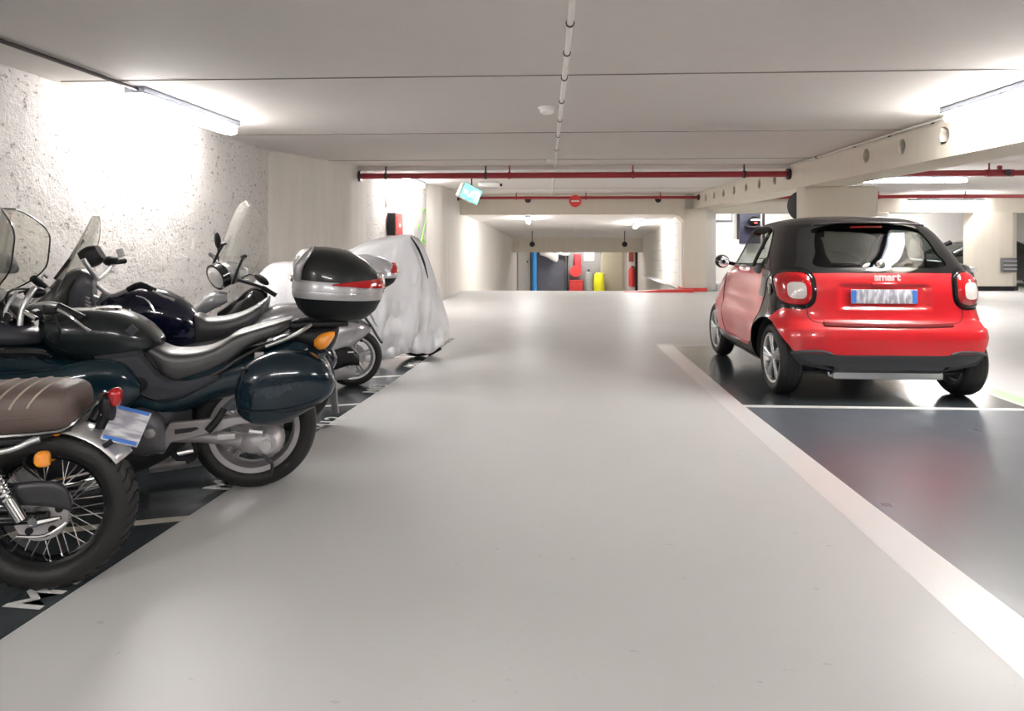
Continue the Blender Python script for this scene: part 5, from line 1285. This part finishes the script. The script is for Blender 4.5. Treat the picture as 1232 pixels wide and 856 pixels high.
b.tube(pts, .0055, 6); b.build('shock_spring', 'chrome', t1)
b = MB(); b.tube([S1.p(48, 528, .15), S1.p(36, 532, .16), S1.p(18, 540, .17), S1.p(0, 544, .17), S1.p(-40, 550, .16)], [.014, .012, .010, .010, .010], 10, 4); b.build('brake_pipe_stay', 'alloy', t1)
b = MB(); b.tube([ax_ + Vector((.9, -n1 * .16, -.05)), ax_ + Vector((.3, -n1 * .17, -.03)), ax_ + Vector((.05, -n1 * .18, .01)), ax_ + Vector((-.12, -n1 * .18, .04))], [.035, .04, .045, .045], 14, 4); b.build('exhaust', 'chrome', t1)
# what lies outside the frame to the left: engine, tank, bars
b = MB(); b.loft([(uc + .45, .28, .60, .10, 3, 0), (uc + .6, .20, .66, .17, 3, 0), (uc + .85, .18, .64, .18, 3, 0), (uc + 1.0, .25, .55, .12, 3, 0)], 20, 4); b.build('engine_block', 'steel_dark', t1)
b = MB(); b.loft([(uc + .52, .76, .86, .07, 2.4, 0), (uc + .62, .74, .95, .13, 2.4, 0), (uc + .8, .73, 1.0, .15, 2.4, 0), (uc + .98, .76, .98, .13, 2.4, 0), (uc + 1.08, .82, .92, .06, 2.4, 0)], 24, 4); b.build('fuel_tank', 'black_gloss', t1)
b = MB(); b.tube([(fx, .09, .3), (uc + 1.12, .09, .95)], .022, 10); b.tube([(fx, -.09, .3), (uc + 1.12, -.09, .95)], .022, 10); b.build('forks', 'chrome', t1)
b = MB(); b.tube([(uc + .9, .38, 1.02), (uc + 1.05, .25, 1.06), (uc + 1.1, 0, 1.0), (uc + 1.05, -.25, 1.06), (uc + .9, -.38, 1.02)], .012, 10, 4); b.build('handlebar', 'chrome', t1)
b = MB(); b.lathe([(0, -.08), (.06, -.07), (.09, 0), (.088, .01), (0, .02)], (uc + 1.25, 0, .88), (1, 0, 0), 24); b.build('headlight', 'chrome', t1)

# ================================================================ 3: navy motorcycle behind the tourer
S3 = Side(-1.80, 4.52, 17)
t3 = thing('motorcycle', 'navy blue motorcycle with small windscreen standing between tourer and scooter', 'motorcycle', (-1.80, 4.52, 0), S3.rz)
n3 = S3.sy(1)
cast_wheel(t3, .305, .16, .215, (0, 0, .305), near=-n3)
cast_wheel(t3, .30, .12, .215, (1.5, 0, .30), near=n3)
b = MB(); b.loft(S3.st([(244, 396, 404, .06), (238, 380, 412, .10), (226, 364, 418, .14), (205, 351, 420, .165), (180, 345, 422, .175), (155, 347, 420, .17), (135, 354, 412, .14), (124, 362, 400, .08)], 0, 2.5), 30, 5); b.build('fuel_tank', 'navy', t3)
b = MB(); b.loft(S3.st([(324, 356, 364, .08), (318, 360, 385, .13), (304, 369, 395, .145), (288, 376, 402, .145), (270, 380, 408, .14), (252, 381, 410, .12), (240, 376, 412, .10), (232, 380, 408, .06)], 0, 3), 26, 5); b.build('seat', 'seat_black', t3)
b = MB(); b.loft(S3.st([(380, 372, 384, .08), (358, 365, 392, .14), (335, 366, 398, .16), (318, 374, 402, .16), (300, 390, 420, .15), (260, 405, 450, .15), (220, 412, 460, .15)], 0, 2.8), 26, 5); b.build('tail_cowl', 'silver_paint', t3)
b = MB(); b.loft(S3.st([(250, 425, 490, .12), (200, 420, 510, .17), (150, 415, 510, .17), (110, 420, 490, .12)], 0, 3), 20, 4); b.build('engine_block', 'steel_dark', t3)
b = MB(); b.tube([(0, n3 * .1, .305), (.5, n3 * .1, .36)], .028, 10); b.tube([(0, -n3 * .1, .305), (.5, -n3 * .1, .36)], .028, 10); b.build('swing_arm', 'cast_alu', t3)
b = MB()
for sg in (1, -1): b.tube([(1.15, sg * .1, .95), (1.5, sg * .1, .30)], .025, 10)
b.build('forks', 'alloy', t3)
b = MB(); b.loft(S3.st([(112, 330, 378, .08), (98, 322, 385, .14), (80, 330, 392, .2), (62, 350, 398, .22), (44, 368, 402, .2), (28, 385, 405, .12)], 0, 2.6), 26, 5); b.build('fairing', mat('charcoal_fairing', (.045, .045, .045), .4, coat=.4), t3)
b = MB()
for k in range(5): 
    y0 = 352 + k * 5.2; b.tube([S3.p(94 + k * 1.5, y0, .19), S3.p(108 + k * .8, y0 + 8, .19)], .008, 6)
tag(b.build('fairing_louvre', 'rim_grey', t3), kind='stuff')
b = MB(); b.loft(S3.st([(112, 334, 384, .01, .17), (103, 328, 384, .03, .17), (92, 336, 384, .035, .17), (84, 350, 382, .02, .17)], .17, 2.6), 18, 4); b.build('fairing_grille', 'grey_panel', t3)
screen(t3, sheet(S3, (62, 350), (114, 260), .20, .14, .10, rnd=.5, nr=22), m='screen', edge='rim_grey', er=.0022)
b = MB(); b.tube([S3.p(78, 322, .10), S3.p(100, 288, .10)], .009, 8); b.tube([S3.p(66, 336, .14), S3.p(84, 312, .14)], .010, 8); b.tube([S3.p(72, 330, -.10), S3.p(94, 296, -.10)], .009, 8); b.build('screen_strut', 'dark_steel', t3)
b = MB(); b.loft([(-.05, -.05, .05, .05, 3, 0), (0, -.07, .07, .06, 3, 0), (.06, -.06, .06, .05, 3, 0)], 16, 3); moved(b, Matrix.Rotation(.5, 3, 'Y'), S3.p(112, 308, .05)); b.build('instrument_pod', 'black_pl', t3)
b = MB(); b.tube([S3.p(100, 312, .3), S3.p(112, 330, .25), S3.p(118, 336, .1), S3.p(126, 330, -.15), S3.p(140, 314, -.34)], .014, 10, 4); b.build('handlebar', 'alloy', t3)
b = MB(); b.tube([S3.p(128, 316, -.28), S3.p(150, 314, -.42)], .021, 12); b.ell(S3.p(133, 314, -.3), (.05, .04, .035)); b.build('grip', 'black_pl', t3)
b = MB(); b.tube([S3.p(154, 349, .36), S3.p(170, 343, .38), S3.p(186, 350, .42)], [.017, .022, .018], 12, 3); b.build('grip', 'black_pl', t3)
b = MB(); b.tube([S3.p(118, 345, .12), S3.p(135, 356, .25), S3.p(154, 349, .36)], .013, 8, 3); b.build('bar_riser', 'cast_alu', t3)
b = MB(); b.tube([S3.p(184, 350, .44), S3.p(196, 356, .47), S3.p(210, 362, .49)], [.006, .007, .010], 8, 4); b.build('lever', 'chrome', t3)
b = MB(); b.tube([S3.p(164, 356, .40), S3.p(176, 360, .42), S3.p(186, 374, .43)], .006, 8, 4); b.build('lever', 'chrome', t3)
b = MB(); b.box(S3.p(146, 304, -.36), (.05, .04, .06), Matrix.Rotation(.3, 3, 'Y'), bev=.01); b.tube([S3.p(142, 312, -.35), S3.p(146, 306, -.36)], .01, 8); b.build('brake_reservoir', 'white_pl', t3)
b = MB(); b.loft([(1.2, .46, .5, .05, 2.5, 0), (1.45, .61, .65, .075, 2.5, 0), (1.75, .48, .53, .06, 2.5, 0)]); b.build('front_mudguard', 'navy', t3)

# ================================================================ 4: scooter with tall clear screen and silver top case
S4 = Side(-1.735, 5.872, 22)
t4 = thing('motor_scooter', 'silver grey scooter with tall clear windscreen, round headlight and silver top case', 'scooter', (-1.735, 5.872, 0), S4.rz)
n4 = S4.sy(1)
cast_wheel(t4, .255, .13, .185, (0, 0, .255), rim_mat='alloy', near=-n4)
cast_wheel(t4, .25, .11, .185, (1.36, 0, .25), rim_mat='alloy', near=n4)
b = MB(); b.loft(S4.st([(445, 392, 400, .06), (432, 384, 410, .13), (405, 378, 430, .17), (375, 380, 455, .18), (350, 385, 462, .17), (330, 400, 462, .12)], 0, 2.6), 26, 5); b.build('rear_body', 'silver_paint', t4)
b = MB(); b.loft(S4.st([(430, 378, 390, .12), (400, 372, 388, .15), (365, 374, 392, .15), (335, 382, 398, .13)], 0, 3), 22, 4); b.build('seat', 'seat_black', t4)
b = MB(); b.loft(S4.st([(388, 425, 448, .05, .12), (400, 420, 446, .06, .13), (420, 418, 440, .05, .13), (432, 428, 440, .03, .13)], .13, 2.6), 20, 4); b.build('muffler', 'black_pl', t4)
b = MB(); b.box(S4.p(422, 424, .20), (.05, .01, .012), bev=.003); b.build('muffler_badge', 'white_pl', t4)
b = MB(); b.loft(S4.st([(436, 404, 412, .04), (430, 392, 410, .075), (415, 386, 404, .08), (400, 384, 400, .07)], 0, 2.6), 18, 4); b.build('rear_mudguard', 'case_base', t4)
b = MB(); b.tube([S4.p(398, 400, .12), S4.p(408, 425, .13), S4.p(420, 442, .12)], .016, 10, 3); b.tube([S4.p(402, 396, .1), S4.p(398, 408, .1)], .02, 8); b.build('shock_absorber', 'alloy', t4)
b = MB(); b.loft(S4.st([(428, 437, 452, .02, .1), (418, 432, 456, .03, .1), (400, 436, 458, .035, .1), (380, 438, 456, .035, .1)], .1, 2.6), 16, 4); b.build('transmission_case', 'cast_alu', t4)
b = MB(); rows = []
for i, (x, y) in enumerate(((437, 380), (446, 392), (453, 404), (459, 413))):
    u, z = S4(x, y, 0); w = .075 - .014 * i; rows.append([b.v((u + o, q * w, z)) for q, o in ((-1, 0), (0, -.015), (1, 0), (0, .01))])
b.skin(rows, True); b.build('mudflap', 'case_base', t4)
b = MB(); b.box(S4.p(449, 384, .0), (.012, .20, .15), Matrix.Rotation(.5, 3, 'Y'), bev=.004); b.build('number_plate', 'plate', t4)
b = MB(); b.loft(S4.st([(330, 430, 462, .16), (310, 435, 465, .18), (285, 432, 465, .18), (270, 425, 460, .16)], 0, 3), 20, 4); b.build('footboard', 'case_base', t4)
# leg shield and front cowl, set to face the camera side
b = MB(); b.loft(S4.st([(322, 352, 440, .12), (308, 345, 450, .20), (292, 352, 455, .21), (276, 365, 445, .18), (262, 375, 420, .10)], 0, 2.6), 28, 5); b.build('leg_shield', 'black_gloss', t4)
b = MB(); b.loft(S4.st([(274, 352, 364, .05), (258, 350, 372, .09), (244, 358, 380, .085), (232, 372, 385, .06), (222, 384, 390, .03)], .05, 2.5), 22, 4); b.build('front_mudguard', 'silver_paint', t4)
b = MB()
for sg in (1, -1): b.tube([(1.22, sg * .08, .72), (1.36, sg * .08, .25)], .022, 10)
b.build('forks', 'alloy', t4)
hd = Vector((0, 0, 0))
# the steered head: bars, round lamp, screen turn together toward the viewer
hp = S4.p(272, 328, .0)
head = D.objects.new('steering_head', None); COL.objects.link(head); head.parent = t4; head.location = hp; head.rotation_euler = (Matrix.Rotation(-n4 * math.radians(10), 3, 'X') @ Matrix.Rotation(n4 * math.radians(50), 3, Vector((-.42, 0, .9)))).to_euler()
b = MB(); b.loft([(-.20, -.10, .0, .05, 2.5, 0), (-.12, -.11, .05, .09, 2.5, 0), (-.02, -.11, .08, .105, 2.5, 0), (.05, -.10, .08, .10, 2.5, 0), (.08, -.08, .07, .08, 2.5, 0)], 26, 5); b.build('head_cowl', 'silver_paint', head)
b = MB(); b.lathe([(0, .036), (.05, .032), (.088, .018), (.102, 0), (.10, -.03)], (.095, 0, -.012), (1, 0, -.12), 32); b.build('headlight_lens', 'clear', head)
b = MB(); b.lathe([(.096, .016), (.114, .010), (.114, -.05), (.096, -.05), (.096, .016)], (.095, 0, -.012), (1, 0, -.12), 32); b.build('headlight_ring', 'black_gloss', head)
rows = []
for i in range(11):
    f = i / 10; z = .0 + f * .62; w = .20 + .03 * math.sin(PI * f * .8) - .05 * f
    if f > .55: w *= math.sqrt(max(.03, 1 - ((f - .55) / .47) ** 2))
    rows.append([Vector((.02 - .18 * f - .10 * s_ * s_ * (w / .2) ** 2, s_ * w, z)) for s_ in [-1 + 2 * k / 12 for k in range(13)]])
screen(head, rows, m='screen_clear', thick=.004)
for sg in (1, -1):
    b = MB(); b.tube([(.04, sg * .13, -.03), (.0, sg * .125, .10), (-.045, sg * .12, .20)], .011, 8, 2); b.box((-.048, sg * .12, .205), (.05, .03, .02), bev=.005); b.build('screen_strut', 'black_pl', head)
    b = MB(); b.tube([(-.02, sg * .12, -.02), (-.10, sg * .26, -.03), (-.15, sg * .30, -.06)], .013, 8, 3); b.build('handlebar', 'black_pl', head)
    b = MB(); b.tube([(-.14, sg * .28, -.05), (-.19, sg * .40, -.09)], .019, 12); b.build('grip', 'black_pl', head)
b = MB(); b.tube([(-.02, n4 * .16, .02), (-.02, n4 * .24, .10), (-.02, n4 * .30, .115)], .006, 8, 3); b.ell((-.02, n4 * .37, .12), (.02, .085, .035)); b.build('mirror', 'black_pl', head)
b = MB(); b.tube([(-.04, -n4 * .14, .02), (-.05, -n4 * .17, .10), (-.05, -n4 * .18, .14)], .006, 8, 3); b.ell((-.05, -n4 * .19, .20), (.02, .035, .075), Matrix.Rotation(.25 * n4, 3, 'X')); b.build('mirror', 'black_pl', head)
M['silver_lid'] = mat('silver_lid_paint', (.50, .50, .53), .3, .3, coat=.6)
tc4, lid4 = top_case(t4, (S4(450, 346, 0)[0], 0, S4(450, 346, 0)[1]), .40, .43, .30, PI, 'silver_lid', 'silver_lid', 'case_base', None, band='silver_lid')
for sg in (1, -1): reflector(tc4, .40, .43, .30, sg * 1.05, sg * .2, .30 * .5, .02, .09)
b = MB(); b.tube([S4.p(405, 374, .08), S4.p(440, 350, .08)], .014, 8); b.tube([S4.p(405, 374, -.08), S4.p(440, 350, -.08)], .014, 8); b.box((S4(440, 350, 0)[0], 0, S4(440, 350, 0)[1]), (.3, .2, .03), bev=.008); b.build('luggage_rack', 'case_base', t4)

# ================================================================ 5: motorcycle under a silver cover
SC5 = Side(-1.42, 7.35, 14)
t5 = thing('covered_motorcycle', 'motorcycle hidden under a crumpled silver cover, last in the row', 'motorcycle', (-1.42, 7.35, 0), SC5.rz)
n5 = SC5.sy(1)
rows_ = [  # px, py top, bottom z, half width at shoulder, half width at hem
    (541, 405, .26, .04, .08), (539, 385, .23, .07, .20), (532, 362, .20, .09, .27), (524, 335, .15, .10, .31), (514, 308, .09, .11, .33), (506, 291, .09, .12, .34), (494, 283.5, .08, .14, .36), (476, 284, .07, .17, .38), (458, 288, .06, .20, .40),
    (436, 294, .05, .22, .42), (415, 303, .05, .22, .43), (392, 312, .05, .2, .43), (366, 315, .05, .2, .42), (340, 315, .06, .2, .41), (324, 319, .08, .17, .38), (312, 332, .10, .14, .32), (304, 350, .12, .09, .24), (300, 372, .2, .05, .12)]
prof = []
for px, py, zb, ws, wh in rows_:
    u, z = SC5(px, py, 0); prof.append((u, z, zb, ws, wh))
b = MB(); NRr = 22; rings = []
cols = list(zip(*prof)); tot = (len(prof) - 1) * 6
for i in range(tot + 1):
    u, zt, zb, ws, wh = (catmull(c, min(i / 6, len(prof) - 1.0001)) for c in cols); r = []
    for j in range(2 * NRr + 1):
        s_ = j / NRr - 1; a = abs(s_); sg = 1 if s_ > 0 else -1
        if a < .3: y = ws * math.sin(a / .3 * PI / 2); z = zt - .07 * (1 - math.cos(a / .3 * PI / 2))
        else:
            f = (a - .3) / .7; y = ws + (wh - ws) * (f ** .8); z = (zt - .07) + (zb - zt + .07) * f
        f = max(0, (a - .2) / .8)
        q = Vector((u * 2.2, sg * 1.7, z * .9))
        fold = (.030 * math.sin(u * 17 + 2.3 * noise.noise(q * 1.5) * 3 + z * 3) + .018 * math.sin(u * 31 + z * 7 + 5 * noise.noise(q * 2)) + .010 * math.sin(u * 57 - z * 11 + 6 * noise.noise(q * 3))) * f
        crs = .022 * noise.noise(Vector((u * 3.1, y * 4, z * 3.3))) + .012 * (abs(noise.noise(Vector((u * 7, y * 8, z * 5 + 3)))) - .2)
        y += sg * (fold + crs); z += crs * .9 + (.02 * math.sin(u * 9) * f)
        r.append(b.v((u + fold * .35, y, max(.015, z))))
    rings.append(r)
b.skin(rings, False, False, False)
cv = b.build('cover', 'cover', t5, sharp=180); md = cv.modifiers.new('thick', 'SOLIDIFY'); md.thickness = .003
b = MB(); b.tube([SC5.p(494, 285, .16), SC5.p(503, 299, .19), SC5.p(510, 316, .22), SC5.p(515, 335, .24)], [.006, .014, .012, .004], 8, 4); b.build('cover_strap', 'black_pl', cv)
ux, _ = SC5(522, 425, 0)
b = MB(); b.lathe([(.16, -.05), (.24, -.06), (.29, -.03), (.30, 0), (.29, .03), (.24, .06), (.16, .05)], (ux + .17, 0, .30), (0, 1, 0), 40); b.build('wheel', 'rubber', t5)
b = MB(); b.lathe([(.16, -.05), (.24, -.06), (.29, -.03), (.30, 0), (.29, .03), (.24, .06), (.16, .05)], (ux + 1.55, 0, .30), (0, 1, 0), 40); b.build('wheel', 'rubber', t5)
b = MB(); b.box((ux + .01, n5 * .0, .09), (.16, .16, .10), Matrix.Rotation(.5, 3, 'Y'), bev=.01); b.build('wheel_chock', 'black_pl', t5)

# ================================================================ saloons in the far right corner
M['saloon'] = mat('dark_saloon_paint', (.035, .037, .043), .22, .3, coat=1)
M['saloon_grey'] = mat('grey_saloon_paint', (.10, .10, .12), .25, .4, coat=1)
M['saloon_glass'] = glass('saloon_glass', (.42, .50, .47), .08)
def saloon(name, label, loc, rz, paint, Hs=1.0):
    t = thing(name, label, 'car', loc, rz)
    L, W = 4.4, .86
    def stack(tab, ns=72, e=5):
        b = MB(); rs = []
        for z, yr, yf, w, n in tab:
            yc_ = (yr + yf) / 2; r = []
            for j in range(ns):
                a = 2 * PI * j / ns; ca, sa = math.cos(a), math.sin(a)
                r.append(b.v((w * spow(ca, 2 / n), yc_ + (yf - yr) / 2 * spow(sa, 2 / n), z)))
            rs.append(r)
        b.skin(rs, True); return b
    # front is -y
    b = stack([(.20, .15, 4.2, .76, 13), (.26, .03, 4.36, .83, 13), (.42, -.02, 4.42, .86, 14), (.55, .0, 4.40, .865, 14), (.66, .04, 4.36, .86, 13), (.74, .12, 4.30, .84, 11), (.80, .35, 4.22, .81, 8), (.86, .85, 4.1, .79, 4.2), (.90, 1.3, 3.9, .76, 4)])
    isocut(b.bm, lambda c: math.hypot(c.y - .85, c.z - .3) - .36 if abs(c.x) > .5 else .5); isocut(b.bm, lambda c: math.hypot(c.y - 3.45, c.z - .3) - .36 if abs(c.x) > .5 else .5)
    bmesh.ops.delete(b.bm, geom=[f for f in b.bm.faces if abs(f.calc_center_median().x) > .5 and (math.hypot(f.calc_center_median().y - .85, f.calc_center_median().z - .3) < .36 or math.hypot(f.calc_center_median().y - 3.45, f.calc_center_median().z - .3) < .36)], context='FACES')
    b.build('body', paint, t)
    b = stack([(.89, 1.28, 3.95, .75, 4), (.95, 1.42, 3.80, .735, 4), (1.10, 1.68, 3.50, .68, 4), (1.22, 1.90, 3.25, .63, 4)]); b.build('windows', 'saloon_glass', t)
    b = stack([(1.215, 1.88, 3.27, .635, 4), (1.26, 1.98, 3.15, .61, 4), (1.295, 2.15, 2.95, .54, 3.4), (1.31, 2.35, 2.75, .35, 3)]); b.build('roof', paint, t)
    for s in (-1, 1):
        for (ya, za), (yb, zb), wd in (((1.32, .9), (1.95, 1.23), .03), ((2.45, .9), (2.5, 1.23), .035), ((3.85, .9), (3.2, 1.23), .06), ((3.2, .9), (3.15, 1.23), .025)):
            xa = .748 if 1.5 < ya < 3.7 else .67
            b = MB(); b.tube([(s * xa, ya, za), (s * (xa - .12 if xa > .7 else xa - .09), yb, zb)], wd, 8); b.build('window_pillar', paint, t)
        b = MB(); b.loft([(-.16, .575, .665, .02, 4, 0), (-.1, .57, .70, .06, 4, 0), (.12, .57, .70, .07, 4, 0), (.19, .58, .69, .03, 4, 0)], 16, 3)
        for v in b.bm.verts: v.co = Vector((s * (.63 + v.co.x * s * 0) + v.co.x * s, .02 + v.co.y + .05 * abs(v.co.x + .2), v.co.z))
        b.build('headlight', 'clear', t)
        b = MB(); b.ell((s * .86, 1.6, .95), (.10, .05, .06)); b.build('mirror', paint, t)
        for y in (.85, 3.45): wheel(t, .30, .18, .19, (s * .73, y, .30), (s, 0, 0), 6, 'alloy', twin=False)
    b = MB(); b.box((0, -.015, .62), (.80, .05, .12), bev=.02); b.build('grille', 'black_pl', t)
    b = MB(); b.loft([(-.84, .27, .40, .04, 3, .16), (-.7, .25, .44, .09, 3, .04), (0, .25, .44, .09, 3, -.02), (.7, .25, .44, .09, 3, .04), (.84, .27, .40, .04, 3, .16)], 14, 4); b.build('bumper', 'car_trim', t)
    b = MB(); b.box((0, -.115, .36), (.5, .012, .11), bev=.003); b.build('number_plate', 'plate', t)
    b = MB(); b.box((0, 2.2, .5), (1.3, 2.4, .6), bev=.1); b.build('interior', 'liner', t)
    return t
saloon('saloon_car', 'grey saloon car nosing out between the small red car and the far right pillar', (9.62, 15.9, 0), math.radians(75), 'saloon_grey')
saloon('saloon_car', 'black saloon car standing crosswise behind the far right pillar', (14.9, 19.35, 0), math.radians(90), 'saloon')
